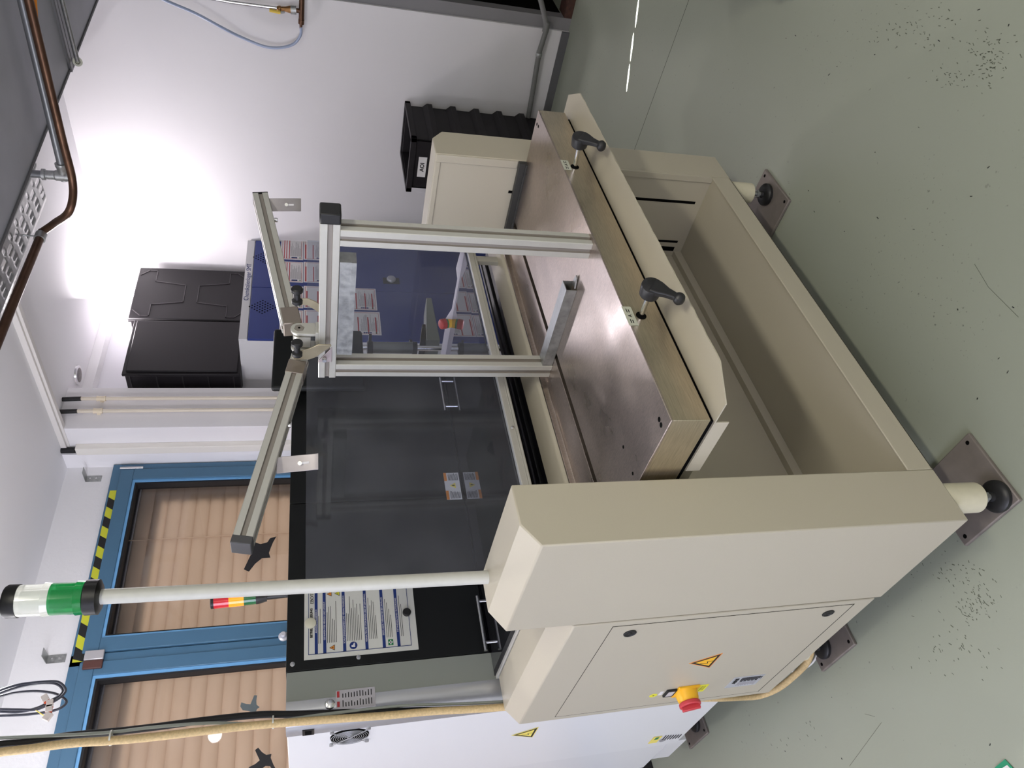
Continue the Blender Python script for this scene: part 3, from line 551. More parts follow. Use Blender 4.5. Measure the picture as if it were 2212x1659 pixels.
MB().use(YEL).cyl((XD-0.0008, sy+.012, sz+.098), (XD, sy+.012, sz+.098), .012, n=20).use(PAPER).box(XD-.0008, XD, sy-.012, sy+.014, sz+.072, sz+.083).use(INK).cyl((XD-0.0012, sy+.012, sz+.098), (XD-.0008, sy+.012, sz+.098), .003, n=10).build('round_sticker', None, dr, label='small round yellow sticker')
a, b = (1.957, .407), (2.034, .303)
mb = MB().use(mat('plate_silver', (206, 208, 216), 0.3, metal=0.5)).box(XD-.0012, XD, a[0], b[0], b[1], a[1]).use(INK)
mb.text('ASYS', .017, onL((XD-.0018, 1.985, .391)), bold=.0006)
for k in range(20): mb.box(XD-.0018, XD-.0012, 1.965, 1.965+(.03 if k % 4 else .022), .377-k*.0031, .3755-k*.0031)
mb.use(PAPERG)
for k in range(14): mb.box(XD-.0018, XD-.0012, 2.0, 2.02+random.random()*.008, .375-k*.0045, .3735-k*.0045)
mb.use(INK).text('CE', .012, onL((XD-.0018, 1.975, .311)))
mb.build('type_plate', None, dr, label='silver type plate with bar code and CE mark')
# frame under the table
MB().box(XL1, XR0, YFR, YFR+.006, .19, .262).box(XL1, XR0, YFR, 1.49, .19, .196).build('front_rail', CREAM, ws, bevel=0.002)
MB().box(XL1, XR0, YFR+.004, 1.492, .245, .256).build('floor_pan', CREAM, ws, bevel=0.001)
MB().box(XL1, XR0, 1.490, 1.50, .19, .90).box(XL1, XR0, 1.468, 1.492, .256, .285).build('rear_panel', CREAM, ws, bevel=0.001)
# cream tray sheet below the table with chamfered corners
zt = .83
pts = [(.827, .990), (.827, .934), (.903, .892)]
n = 60
for i in range(1, n): pts.append((.903+(2.026-.903)*i/n, .892+random.uniform(-.0012, .0012)))
pts += [(2.026, .892), (2.12, .942), (2.12, 1.148), (.827, 1.148)]
MB().pz(pts, zt-.003, zt).build('tray_sheet', CREAM, ws)
MB().box(.8275, .8315, .99, 1.149, zt-.034, zt-.0035).box(.832, 2.06, 1.02, 1.149, zt-.034, zt-.0035).build('tray_flange', CREAM, ws, bevel=.001)
MB().box(.832, 2.055, .990, 1.36, zt, .846).build('table_gasket', VOID, ws)
MB().box(.84, 2.04, 1.16, 1.485, .80, .846).build('table_bearer', CREAM, ws)
# steel table
MB().box(.822, 2.066, .975, 1.363, .846, .930).build('table_body', STEELV, ws, bevel=.0015)
tt = MB().box(.8215, 2.0665, .9745, 1.3635, .9265, .932).build('table_top', STEEL, ws, bevel=.0012)
mb = MB()
for px_, py_, r in ((1424, 906, .0055), (1428, 918, .0055), (1346.5, 965.5, .004), (1367, 1023, .004), (1160, 268, .005), (1163, 273, .005)):
    p = at(px_, py_, 'Z', .932); MB().cyl((p.x, p.y, .9316), (p.x, p.y, .9324), r, n=16).build('screw_hole', VOID, tt)
MB().box(.82, 2.05, 1.3635, 1.3835, .90, .921).build('groove', VOID, ws)
rs = [(1.3835, .9), (1.3835, .9315), (1.475, .9315), (1.482, .934), (1.484, .94), (1.484, .9485), (1.492, .9485), (1.492, .9)]
MB().px(rs, .815, 2.065).build('rear_shelf', STEEL, ws, bevel=.0008)
MB().box(2.046, 2.0655, 1.15, 1.5, .9315, .957).box(2.040, 2.046, 1.15, 1.5, .9315, .938).build('side_rail', mat('rail_black', (52, 52, 50), .5), ws, bevel=.001)
MB().px([(1.496, .86), (1.496, .944), (1.503, .952), (1.512, .955), (1.618, .955), (1.622, .950), (1.622, .86)], XL1+.002, 2.30).build('rear_beam', CREAM, ws, bevel=.001)
MB().box(XL1+.005, 2.30, 1.640, 1.70, .88, .935).box(XL1+.005, 2.30, 1.703, 1.735, .86, .945).build('belt_rail', mat('belt_black', (44, 45, 46), .45, noise=.2, nscale=30), ws, bevel=.003)
MB().box(XL1+.005, 2.30, 1.738, 1.752, .86, .949).build('belt_guide', mat('belt_grey', (88, 88, 92), .4), ws, bevel=.001)
MB().box(.86, 2.28, 1.63, 2.10, .55, .60).build('lower_deck', BLACKP, ws)
# table stickers, cranks
def hand_label(px_, py_, wd_, label):
    p = at(px_, py_, 'Y', .9735); mb = MB().use(mat('label_green_grey', (186, 188, 172), .55)).box(p.x-wd_/2, p.x+wd_/2, .9738, .9745, p.z-.011, p.z+.011).use(INK)
    mb.text('A', .012, onF((p.x, .9735, p.z)))
    for k in (-1, 1): mb.box(p.x+k*wd_*.28-.006, p.x+k*wd_*.28+.006, .9735, .9739, p.z+.002, p.z+.004).box(p.x+k*wd_*.28-.006, p.x+k*wd_*.28+.004, .9735, .9739, p.z-.003, p.z-.001)
    mb.build('adjuster_label', None, ws)
hand_label(1361, 682, .062, ''); hand_label(1223, 356, .05, '')
def crank(hx, hz, kx):
    Y0 = .9745; p0 = Vector((hx, Y0, hz)); hubc = Vector((hx-.012, Y0-.072, hz+.010))
    t = MB().cyl(p0+Vector((0, .0, 0)), hubc, .0058, n=16).build('crank_handle', CHROME, ws, label='black crank handle on a bright shaft')
    MB().lathe(p0+Vector((0, .001, 0)), (0, -1, 0), [(0, .012), (.0018, .012)]).build('bushing', VOID, t)
    ax = (hubc-p0).normalized()
    MB().lathe(hubc-ax*.004, ax, [(0, .0185), (.003, .0215), (.026, .0235), (.031, .0225), (.033, .019)]).build('hub', BLACK, t)
    up_ = ax.cross(Vector((-.80, 0, -.62))).normalized(); d = up_.cross(ax).normalized()
    d = (Vector((.60, 0, -.80)) - ax*Vector((.60, 0, -.80)).dot(ax)).normalized()
    if kx: d = (Vector((-.62, 0, -.72)) - ax*Vector((-.62, 0, -.72)).dot(ax)).normalized()
    e = hubc + ax*.024 + d*.062; s_ = ax.cross(d)
    vs = []; 
    for k_, (t_, wd_, th) in enumerate(((0, .020, .008), (.25, .0175, .0075), (.55, .011, .0065), (.85, .0085, .006), (1, .009, .006))):
        c_ = hubc + ax*(.024-.006*math.sin(t_*math.pi)*0) + d*.062*t_ + ax*(.004*t_)
        vs += [c_+s_*wd_*sx+ax*th*sy_ for sx, sy_ in ((-1, -1), (1, -1), (1, 1), (-1, 1))]
    fs = [(4*i+j, 4*i+(j+1) % 4, 4*i+4+(j+1) % 4, 4*i+4+j) for i in range(4) for j in range(4)] + [(3, 2, 1, 0), (16, 17, 18, 19)]
    MB().add(vs, fs).build('lever_arm', BLACK, t, bevel=.003, seg=3)
    MB().lathe(e-ax*.004, ax, [(-.006, .007), (0, .0115), (.008, .0125), (.015, .0110), (.020, .006), (.0215, .001)]).build('knob', BLACK, t)
    return t
crank(1.126, .896, True); crank(1.745, .895, True)
# levelling feet
def foot(par, x, y, ztop, fr=.036):
    MB().cyl((x, y, ztop+.01), (x, y, .083), fr, n=32).build('foot_sleeve', mat('foot_cream', (206, 200, 176), .45, noise=.03, nscale=60), par, bevel=.002)
    MB().cyl((x, y, .09), (x, y, .03), .0085, n=14).cyl((x, y, .058), (x, y, .050), .014, n=6).build('threaded_rod', ZINC, par)
    MB().lathe((x, y, .012), (0, 0, 1), [(0, .036), (.003, .039), (.012, .039), (.016, .036), (.020, .026), (.022, .013), (.030, .011)]).build('levelling_foot', BLACK, par)
FT = [(.750, 1.187), (2.075, 1.205), (.757, 2.03), (2.075, 2.03)]
for x, y in FT: foot(ws, x, y, .19)
def plate(x0, y0, label, s=.203):
    t = thing('floor_plate', (x0+s/2, y0+s/2, 0), label, 'plate', 'metal plates under machine feet')
    b = MB().box(x0, x0+s, y0, y0+s, 0, .012).build('plate_body', PLATE, t, bevel=.003)
    mb = MB()
    for i in (0, 1):
        for j in (0, 1): cx, cy = x0+.018+i*(s-.036), y0+.018+j*(s-.036); MB().cyl((cx, cy, .0112), (cx, cy, .0125), .0055, n=16).build('bolt_hole', VOID, b)
    return t
plate(.712, 1.148, 'square grey metal plate under the nearest foot of the cream workstation')
plate(1.952, 1.148, 'square metal plate under the far front foot of the cream workstation')
plate(.700, 1.893, 'square metal plate under the workstation foot by the beige hose')
plate(.803, 2.965, 'square metal plate under the foot of the white machine at the back')
plate(1.952, 1.93, 'square metal plate under the far rear foot of the cream workstation')
# ------------------------------------------------------------------ smoked guard above the workstation
gd = thing('smoked_guard', (1.5, 1.66, .95), 'smoked glass guard with an aluminium rail behind the steel table', 'guard')
gy = 1.54; GR = 2.128; PZ = 1.064
MB().box(.815, GR, gy, gy+.02, 1.031, 1.058).box(.815, GR, gy-.0015, gy+.001, 1.032, 1.037).box(.815, GR, gy-.0015, gy+.001, 1.0405, 1.0425).build('bottom_rail', ALU, gd, bevel=.001)
gp = [(.832, 1.056), (GR, 1.056), (GR, 1.611), (.850, 1.611), (.832, 1.597)]
MB().py(gp, gy+.006, gy+.011).build('front_pane', SMOKE, gd, label='tall smoked pane')
MB().box(.842, GR, gy+.021, 2.164, PZ-.004, PZ).build('cover_pane', COVER, gd, label='flat dark glossy cover')
MB().box(.8125, .838, gy+.022, 2.150, 1.036, PZ).build('side_rail', ALU, gd, bevel=.001)
MB().box(.822, .838, gy+.022, 2.150, PZ, PZ+.003).build('side_seal', RUBBER, gd)
for x in (.95, 2.05): MB().box(x, x+.03, gy+.002, gy+.018, .955, 1.031).build('rail_bracket', ALU, gd)
for x, z in ((GR-.03, 1.048), (1.28, 1.048)): MB().lathe((x, gy-.001, z), (0, -1, 0), [(0, .006), (.002, .0055), (.0035, .003)], n=14).build('screw', CHROME, gd)
for pa, pb in (((949, 817), (963, 888)), ((1030, 1288), (1050, 1405))):
    a, b = at(*pa, 'Y', 2.13), at(*pb, 'Y', 2.13); zz = (a.z+b.z)/2; a.z = b.z = zz
    mb = MB().cyl(a, b, .0058, n=16)
    for f_ in (.10, .86): q = a+(b-a)*f_; mb.cyl(q, (q.x, q.y, PZ), .0048, n=12)
    mb.build('bar_handle', CHROME, gd)
XB = GR+.004
q = [at(x, y, 'X', XB) for x, y in ((1001, 538), (996, 538), (985, 580), (988, 603), (976, 668), (962, 690), (962, 705), (950, 778), (968, 778), (1004, 556))]
MB().px([(v.y, v.z) for v in q], XB, XB+.003).build('side_bracket', mat('bracket_pale', (214, 204, 204), .45), gd, bevel=.001)
e = at(976, 697, 'X', XB+.002)
es = thing('emergency_stop', tuple(e), 'red mushroom emergency stop with a yellow collar seen through the smoked glass', 'emergency stop')
ax = Vector((-.35, -.1, 1)).normalized()
MB().lathe(e, ax, [(0, .019), (.022, .019)]).build('collar', AMBERY, es); MB().lathe(e+ax*.022, ax, [(0, .0195), (.006, .0195)]).build('ring', GREEN, es)
MB().lathe(e+ax*.028, ax, [(0, .014), (.002, .021), (.020, .0205), (.024, .017), (.025, .008)]).build('push_button', mat('estop_red', (178, 44, 46), .4), es)
# ------------------------------------------------------------------ extrusion frame standing on the table
def prof(mb, p0, p1, w_=.045, up=(0, 0, 1), w2=None, slot=.012):
    """grooved square aluminium profile from p0 to p1"""
    p0, p1 = Vector(p0), Vector(p1); ax = (p1-p0).normalized(); u = Vector((1, 0, 0)) if abs(ax.z) > .9 else Vector(up); u = (u-ax*u.dot(ax)).normalized(); v = ax.cross(u)
    h = w_/2; h2 = (w2 or w_)/2; s_ = slot/2; d = .005; c = .0015
    P = []
    for (a, b) in ((1, 0), (0, 1), (-1, 0), (0, -1)):
        pa = (a, b); t_ = (-b, a); H = h if a else h2; T = h2 if a else h
        q = [(-T+c, H), (-s_, H), (-s_*.8, H-d), (s_*.8, H-d), (s_, H), (T-c, H)]
        for tt_, hh_ in q: P.append((pa[0]*hh_+t_[0]*tt_, pa[1]*hh_+t_[1]*tt_))
    n_ = len(P); vs = [p0+u*x+v*y for x, y in P]+[p1+u*x+v*y for x, y in P]
    mats_ = mb.mats
    mb.use(ALU).add(vs, [tuple(reversed(range(n_))), tuple(range(n_, 2*n_))])
    for i in range(n_):
        mb.use(ALUD if (i % 6) in (1, 2, 3) else ALU).add([vs[i], vs[(i+1) % n_], vs[n_+(i+1) % n_], vs[n_+i]], [(0, 1, 2, 3)])
    return mb
XG = 1.4225
gf = thing('profile_stand', (XG, 1.22, .932), 'upright aluminium profile frame with two tilted arms standing on the steel table', 'stand')
yA, yB = 1.008, 1.435; zr = 1.558
prof(MB(), (XG, yA, .932), (XG, yA, zr-.0225)).build('upright', None, gf)
prof(MB(), (XG, yB, .932), (XG, yB, zr-.0225)).build('upright', None, gf)
prof(MB(), (XG, .972, zr), (XG, 1.462, zr)).build('top_rail', None, gf)
MB().box(XG-.0235, XG+.0235, .944, .973, zr-.0235, zr+.0235).build('end_cap', BLACK, gf, bevel=.004)
def channel(mb, x0, x1, y0, y1, z0, z1, th=.002, side='x'):
    mb.box(x0, x1, y0, y1, z1-th, z1); mb.box(x0, x0+th, y0, y1, z0, z1-th); mb.box(x1-th, x1, y0, y1, z0, z1-th); return mb
MB().box(XG-.022, XG+.018, 1.075, 1.375, zr-.062, zr-.0235).box(XG-.0235, XG-.021, 1.075, 1.375, zr-.062, zr-.050).build('upper_channel', ZINC, gf, label='galvanised channel under the top rail')
lc = channel(MB(), XG-.020, XG+.020, 1.135, yB-.023, .9325, .962).build('lower_channel', ZINC, gf, label='galvanised channel lying on the table')
MB().pz([(XG-.012, 1.136), (XG-.003, 1.106), (XG+.004, 1.103), (XG+.014, 1.136)], .934, .938).cyl((XG-.006, 1.125, .9382), (XG-.006, 1.125, .9386), .003).build('tab', ZINC, lc, bevel=.001)
# tilted arms
hg = Vector((XG, 1.335, 1.628))
def arm(sign, y, L0, L1, tilt):
    d = Vector((sign*math.cos(tilt), 0, math.sin(tilt))); o = Vector((XG, y, 1.598))
    return d, o+d*L0, o+d*L1
dL, aL0, aL1 = arm(-1, 1.385, .0, .57, math.radians(12.5))
dR, aR0, aR1 = arm(1, 1.335, .02, .62, math.radians(12.0))
aL0, aL1 = Vector((1.415, 1.405, 1.626)), Vector((.885, 1.425, 1.737))
aR0, aR1 = Vector((1.455, 1.330, 1.650)), Vector((1.985, 1.300, 1.745))
prof(MB(), aL0, aL1, .042, slot=.012).build('left_arm', None, gf)
prof(MB(), aR0, aR1, .043, slot=.012).build('right_arm', None, gf)
dl = (aL1-aL0).normalized(); drr = (aR1-aR0).normalized()
Mx = frame(aL1+dl*.009, dl, (0, 1, 0)); MB().obox(Mx, .010, .0215, .0215).build('end_cap', mat('cap_grey', (72, 72, 74), .45), gf, bevel=.002)
Mx = frame(aR1+drr*.0012, drr, (0, 1, 0)); MB().obox(Mx, .0012, .0217, .0217).build('end_plate', BLACK, gf)
# hinge block, plates, plungers
def tabp(y0, y1, mb, x0=XG-.022, x1=XG+.020, z0=1.5885, zc=1.628):
    r = (x1-x0)/2; q = [(x0, z0), (x1, z0)] + [((x0+x1)/2+r*math.cos(math.pi*k/12), zc+r*math.sin(math.pi*k/12)) for k in range(13)]
    return mb.py(q, y0, y1)
hb = MB().box(XG-.022, XG+.020, 1.30, 1.385, 1.5806, 1.588).build('hinge_base', ALU, gf, bevel=.001)
h1 = tabp(1.304, 1.313, MB()).build('hinge_cheek', ALU, gf, bevel=.0015); tabp(1.366, 1.375, MB()).build('hinge_cheek', ALU, gf, bevel=.0015)
tabp(1.322, 1.357, MB(), XG-.016, XG+.015, 1.60, 1.628).build('hinge_tongue', ALU, gf, bevel=.001)
MB().cyl((XG-.001, 1.3025, 1.628), (XG-.001, 1.3045, 1.628), .0125, n=6).build('hex_nut', ALUD, h1)
MB().cyl((XG-.001, 1.3022, 1.628), (XG-.001, 1.3026, 1.628), .003, n=12).build('nut_bore', VOID, h1)
MB().obox(frame(aR0+drr*.02-Vector((0, 0, .004)), drr, (0, 1, 0)), .030, .0225, .0225).build('arm_clamp', mat('clamp_steel', (150, 140, 130), .4, metal=.7), gf, bevel=.002)
MB().obox(frame(aL0+dl*.05, dl, (0, 1, 0)), .022, .0222, .0222).build('arm_clamp', MATS['clamp_steel'], gf, bevel=.001)
def plung(c, label):
    MB().lathe(c, (0, -.25, 1), [(0, .0085), (.002, .0125), (.010, .0125), (.012, .0075), (.030, .0070), (.034, .0145), (.040, .0150), (.044, .012)], n=20).build('index_plunger', BLACK, gf)
def plung2(c):   # plunger pointing right in the upright view (-Y)
    MB().lathe(c, (.15, -1, 0), [(0, .0085), (.002, .0130), (.010, .0130), (.013, .0080), (.028, .0075), (.034, .0140), (.041, .0145), (.045, .012)], n=20).build('index_plunger', BLACK, gf)
def bentplate(pts, y0, th, m):
    MB().px(pts, y0, y0+th).build('plunger_bracket', m, gf, bevel=.001)
X1 = XG-.046
pL = [at(x, y, 'X', X1) for x, y in ((632, 772), (632, 762), (655, 757), (672, 752), (687, 745), (715, 745), (716, 748), (682, 772), (668, 777), (636, 777))]
bentplate([(p.y, p.z) for p in pL], X1, .003, YELLOWZ)
pR = [at(x, y, 'X', XG+.01) for x, y in ((634, 658), (632, 650), (648, 645), (665, 645), (684, 653), (690, 658), (690, 676), (664, 660), (650, 659))]
bentplate([(p.y, p.z) for p in pR], XG+.01, .003, YELLOWZ)
plung2(at(642, 769, 'X', X1-.010)); plung2(at(642, 656, 'X', XG-.01))
pS = [at(x, y, 'X', XG-.024) for x, y in ((686, 781), (717, 750), (717, 781))]
bentplate([(p.y, p.z) for p in pS], XG-.0255, .0025, mat('gusset_pale', (188, 176, 176), .4, metal=.5))
p = at(701, 776, 'X', XG-.03); MB().lathe(p, (-1, 0, 0), [(0, .006), (.006, .006), (.007, .0055)], n=14).build('cap_screw', CHROME, gf)
# stop brackets hanging from the arms
def stop(par, top, wv, dropv, bend, nm):
    """bent strip: wv = width direction, dropv = down"""
    wv = Vector(wv).normalized(); dn = Vector(dropv).normalized(); nrm = wv.cross(dn).normalized(); th = .0025; hw = .019
    pr = [(0, 0), (.075, 0), (.094, -bend)]
    vs = []
    for s_, off in pr:
        for k in (-1, 1):
            for q in (0, 1): vs.append(Vector(top)+dn*s_+nrm*(off+q*th)+wv*hw*k)
    fs = []
    for i in range(2):
        a = 4*i; fs += [(a, a+2, a+6, a+4), (a+1, a+5, a+7, a+3), (a, a+4, a+5, a+1), (a+2, a+3, a+7, a+6)]
    fs += [(0, 1, 3, 2), (8, 10, 11, 9)]
    b = MB().add(vs, fs).build('stop_bracket', mat('bracket_steel', (168, 162, 163), .38, metal=.6, noise=.05, nscale=30), par, bevel=.001)
    c = Vector(top)+dn*.064+nrm*(th+.0003)
    MB().obox(frame(c, dn, wv), .009, .0025, .0006).obox(frame(c-nrm*(th+.0006), dn, wv), .009, .0025, .0006).build('slot', PAPER, b)
    c = Vector(top)+dn*.052-nrm*.004; MB().lathe(c-nrm*.002, nrm, [(0, .005), (.010, .005)], n=12).build('clamp_screw', CHROME, b)
stop(gf, (1.955, 1.300, 1.722), (.60, -.80, 0), (.05, -.05, -1), -.008, 0)
stop(gf, (1.080, 1.422, 1.676), (.80, -.60, 0), (.05, -.05, -1), .008, 0)
for p, dd in (((1.20, 1.42, 1.655), 1), ((1.88, 1.30, 1.702), 1)): MB().lathe(p, (0, 0, -1), [(0, .0065), (.008, .0065), (.009, .005)], n=12).build('cap_screw', CHROME, gf)
# ------------------------------------------------------------------ signal towers
st = thing('signal_tower', (.775, 1.452, 1.218), 'signal light with a clear and a green lens on a tall grey pole', 'signal light')
b0, b1 = Vector((.775, 1.452, 1.218)), Vector((.791, 1.450, 2.000)); ax = (b1-b0).normalized()
MB().cyl(b0, b1, .0148, n=28).build('pole', mat('pole_grey', (196, 196, 188), .4, noise=.04, nscale=60), st)
MB().lathe(b1, ax, [(-.004, .026), (0, .034), (.022, .034), (.024, .0315)]).build('base_socket', LAMPBLK, st)
z0 = b1+ax*.024
MB().lathe(z0, ax, [(0, .032), (.014, .033), (.015, .0305), (.058, .0305)]).build('green_lens', lens('green_lens', (12, 120, 50), (0, .25, .06), .35), st)
MB().lathe(z0+ax*.058, ax, [(0, .031), (.012, .033), (.013, .030), (.055, .030)]).build('clear_lens', lens('clear_lens', (205, 205, 198), (1, 1, .95), .25), st)
MB().cyl(z0+ax*.002, z0+ax*.11, .012).build('lamp_core', mat('core', (190, 200, 190), .3), st)
MB().lathe(z0+ax*.113, ax, [(0, .0315), (.019, .0315), (.023, .029), (.0235, .01)]).build('end_cap', LAMPBLK, st)
s2 = at(600, 1284, 'Y', 2.45); zt2 = 1.664
st2 = thing('signal_tower', (s2.x, 2.45, zt2), 'short red, amber and green signal light on top of the black machine', 'signal light')
b0 = Vector((s2.x, 2.45, zt2)); ax = (at(470, 1298, 'Y', 2.45)-at(600, 1284, 'Y', 2.45)).normalized()
def on2(px_): 
    return (at(px_, 1290, 'Y', 2.45).z-zt2)
h = [on2(v) for v in (620, 575, 558, 553, 527, 495, 463, 457)]
MB().cyl(b0, b0+ax*h[1], .013).build('pole', LAMPBLK, st2)
MB().lathe(b0, ax, [(h[1]-.002, .018), (h[2], .024), (h[3], .024)]).build('base_socket', LAMPBLK, st2)
MB().lathe(b0, ax, [(h[3], .0235), (h[4], .0235)]).build('green_lens', lens('green_lens2', (16, 110, 56), (0, .25, .06), .1), st2)
MB().lathe(b0, ax, [(h[4], .0237), (h[5], .0237)]).build('amber_lens', lens('amber_lens', (240, 110, 10), (1, .25, .01), 1.3), st2, label='lit amber lens')
MB().lathe(b0, ax, [(h[5], .0235), (h[6], .0235)]).build('red_lens', lens('red_lens', (200, 24, 44), (.7, .02, .04), .25), st2)
MB().lathe(b0, ax, [(h[6], .0235), (h[7], .0235), (h[7]+.002, .02)]).build('end_cap', LAMPBLK, st2)
# ================================================================== THE WHITE AND BLACK MACHINE BEHIND
MX0, MX1, MY0, MY1, MZ = .755, 2.20, 2.17, 2.87, 1.664
mc = thing('hooded_machine', (1.48, 2.6, 0), 'tall white-sided machine with black hood doors behind the workstation', 'machine')
MB().box(MX0+.002, MX1, MY0+.06, MY1, .21, MZ).build('body', WHITEP, mc, bevel=.003)
MB().box(MX0+.04, MX1, MY1, 3.20, .20, MZ-.02).build('rear_body', WHITEP, mc, bevel=.003)
MB().box(MX0+.010, MX0+.045, MY1+.004, 3.19, .235, MZ-.02).build('rear_cover', mat('cover_white', (222, 222, 222), .35), mc, bevel=.004)
MB().box(MX0+.03, MX0+.2, 2.95, 3.16, .12, .20).build('base_bracket', WHITEP, mc, bevel=.003)
# rounded front corner post and grey lower front
pts = [(MX0+.145, MY0+.09), (MX0+.145, MY0)]
for k in range(9): a = math.pi/2*k/8; pts.append((MX0+.062-.062*math.sin(a), MY0+.062-.062*math.cos(a)))
pts += [(MX0, MY0+.09)]
MB().pz(pts, .21, MZ+.002).build('corner_post', mat('silver_grey_post', (186, 187, 190), .22, metal=.5), mc)
MB().box(MX0+.064, MX0+.146, MY0-.0012, MY0+.004, .215, MZ+.001).build('front_strip', mat('strip_grey', (140, 144, 136), .4), mc)
MB().box(MX0+.148, MX1, MY0+.004, MY0+.07, .21, 1.064).build('lower_front', BLACKP, mc)
d1 = MB().box(MX0+.148, 1.478, MY0-.004, MY0+.06, 1.068, MZ+.004).build('hood_door', BLACKP, mc, bevel=.001)
d2_ = MB().box(1.482, MX1-.03, MY0-.004, MY0+.06, 1.068, MZ+.004).build('hood_door', BLACKP, mc, bevel=.001)
MB().box(MX1-.03, MX1, MY0-.004, MY0+.06, 1.05, MZ).build('edge_panel', GREYP, mc)
for x, z in ((.911, 1.650), (.913, 1.462)): MB().lathe((x+.012, MY0-.004, z), (0, -1, 0), [(0, .0075), (.003, .007), (.004, .003)], n=14).build('screw', CHROME, mc)
# warning sticker on the doors
mb = MB().use(PAPER).box(1.470, 1.588, MY0-.0052, MY0-.0042, 1.073, 1.129); Yk = MY0-.0062
mb.use(ORANGE).box(1.470, 1.508, Yk, Yk+.001, 1.119, 1.129).box(1.552, 1.588, Yk, Yk+.001, 1.119, 1.129).use(INK)
for c0 in (1.474, 1.553):
    for k in range(9): mb.box(c0, c0+.026+.006*random.random(), Yk, Yk+.001, 1.113-k*.0042, 1.1115-k*.0042)
mb.use(LEMON).py([(1.518, 1.09), (1.542, 1.09), (1.530, 1.111)], Yk, Yk+.001).use(INK).py([(1.528, 1.094), (1.532, 1.094), (1.531, 1.104), (1.529, 1.104)], Yk-.001, Yk)
mb.build('warning_label', None, d1, label='white warning label with orange headers')
# fan grille, cut-out, latch stickers on the white side
fy, fz = 2.316, 1.488
mb = MB().use(VOID).cyl((MX0-.0005, fy, fz), (MX0+.003, fy, fz), .056, n=40).use(mat('wire_grey', (170, 170, 172), .4, metal=.4))
for r in [.008+.0066*i for i in range(8)]: mb.tube([(MX0-.004, fy+r*math.cos(a), fz+r*math.sin(a)) for a in [2*math.pi*k/32 for k in range(33)]], .0009, n=5, sub=1)
for sg in (1, -1): mb.tube([(MX0-.004, fy-.052, fz-sg*.052), (MX0-.005, fy, fz), (MX0-.004, fy+.052, fz+sg*.052)], .0014, n=6, sub=1)
for a in (1, -1):
    for b in (1, -1): mb.lathe((MX0+.001, fy+.052*a, fz+.052*b), (-1, 0, 0), [(0, .006), (.006, .006)], n=10)
mb.build('fan_grille', None, mc)
p = at(666, 1582, 'X', MX0); MB().use(BLACK).box(MX0-.0015, MX0+.001, p.y-.020, p.y+.020, p.z-.016, p.z+.016).use(VOID).box(MX0-.0025, MX0-.0015, p.y-.014, p.y+.014, p.z-.009, p.z+.009).build('recessed_grip', None, mc)
tri(2.506, .9, .050, MX0+.001, LEMON).build('hazard_triangle', None, mc, label='pale yellow triangle with a black lightning bolt')
a = at(1428, 1595, 'X', MX0)
mb = MB().use(LEMON).box(MX0-.0005, MX0+.001, 2.745, 2.815, .315, .350).use(GREEN).box(MX0-.001, MX0-.0005, 2.750, 2.775, .325, .340).use(PAPERG).cyl((MX0-.001, 2.80, .295), (MX0+.001, 2.80, .295), .013, n=16).use(INK)
for k in range(7): mb.box(MX0-.001, MX0+.0012, 2.745+.002*k, 2.80-.004*random.random(), .300-k*.0115, .2985-k*.0115)
mb.build('inspection_label', None, mc, label='small yellow and white inspection label')
p = at(712, 1546, 'X', MX0+.03); MB().lathe((.80, MY0+.001, p.z), (-.25, -1, 0), [(0, .014), (.004, .014), (.006, .010)], n=20).build('cam_lock', CHROME, mc)
p0 = at(730, 1520, 'Y', MY0); p1 = at(818, 1545, 'Y', MY0)
mb = MB().use(mat('foil_label', (200, 196, 198), .25, metal=.4)).box(.780, .835, MY0-.0032, MY0+.004, 1.42, 1.53); Yk = MY0-.0042
mb.use(RED).box(.815, .832, Yk, Yk+.001, 1.520, 1.527).box(.788, .803, Yk, Yk+.001, 1.520, 1.527).use(INK)
for k in range(11):
    for c0 in (.788, .813): mb.box(c0, c0+.010+.008*random.random(), Yk, Yk+.001, 1.512-k*.0080, 1.5095-k*.0080)
mb.build('instruction_label', None, mc)
foot(mc, .87, 3.03, .20, .03); foot(mc, .87, 2.30, .21, .03); foot(mc, 2.1, 2.30, .21, .03); foot(mc, 2.1, 3.03, .2, .03)
# laminated document with magnets
dx0, dx1, dz0, dz1 = .932, 1.170, 1.283, 1.618; YD = MY0-.0045
doc = thing('laminated_notice', ((dx0+dx1)/2, MY0-.004, dz0), 'laminated white operating instruction with blue bands on the black hood door', 'document')
mb = MB().use(mat('laminate_white', (214, 214, 206), .35, coat=.3)).box(dx0, dx1, YD-.0012, YD, dz0, dz1)
Y1 = YD-.0020; B = .012; mb.use(BLUEPR)
def bar(x0, x1, z0, z1): mb.box(x0, x1, Y1, Y1+.0009, z0, z1)
ix0, ix1, iz0, iz1 = dx0+.014, dx1-.018, dz0+.020, dz1-.012
bar(ix0, ix1, iz1-.0015, iz1); bar(ix0, ix1, iz0, iz0+.0015); bar(ix0, ix0+.0015, iz0, iz1); bar(ix1-.0015, ix1, iz0, iz1)
H_ = iz1-iz0; bands = [(.925, 'ANWENDUNGSBEREICH'), (.845, 'GEFAHREN FÜR MENSCH UND UMWELT'), (.655, 'SCHUTZMASSNAHMEN UND VERHALTENSREGELN'), (.440, 'VERHALTEN BEI STÖRUNGEN UND IM GEFAHRFALL'), (.270, 'ERSTE HILFE / VERHALTEN BEI UNFÄLLEN'), (.125, 'INSTANDHALTUNG / ENTSORGUNG')]
for f_, _ in bands: bar(ix0, ix1, iz0+H_*f_-.0045, iz0+H_*f_+.0045)
mb.use(PAPER)
for f_, s_ in bands: mb.text(s_, .0068, frame(((ix0+ix1)/2, Y1-.0002, iz0+H_*f_), (1, 0, 0), (0, 0, 1)), depth=.0002)
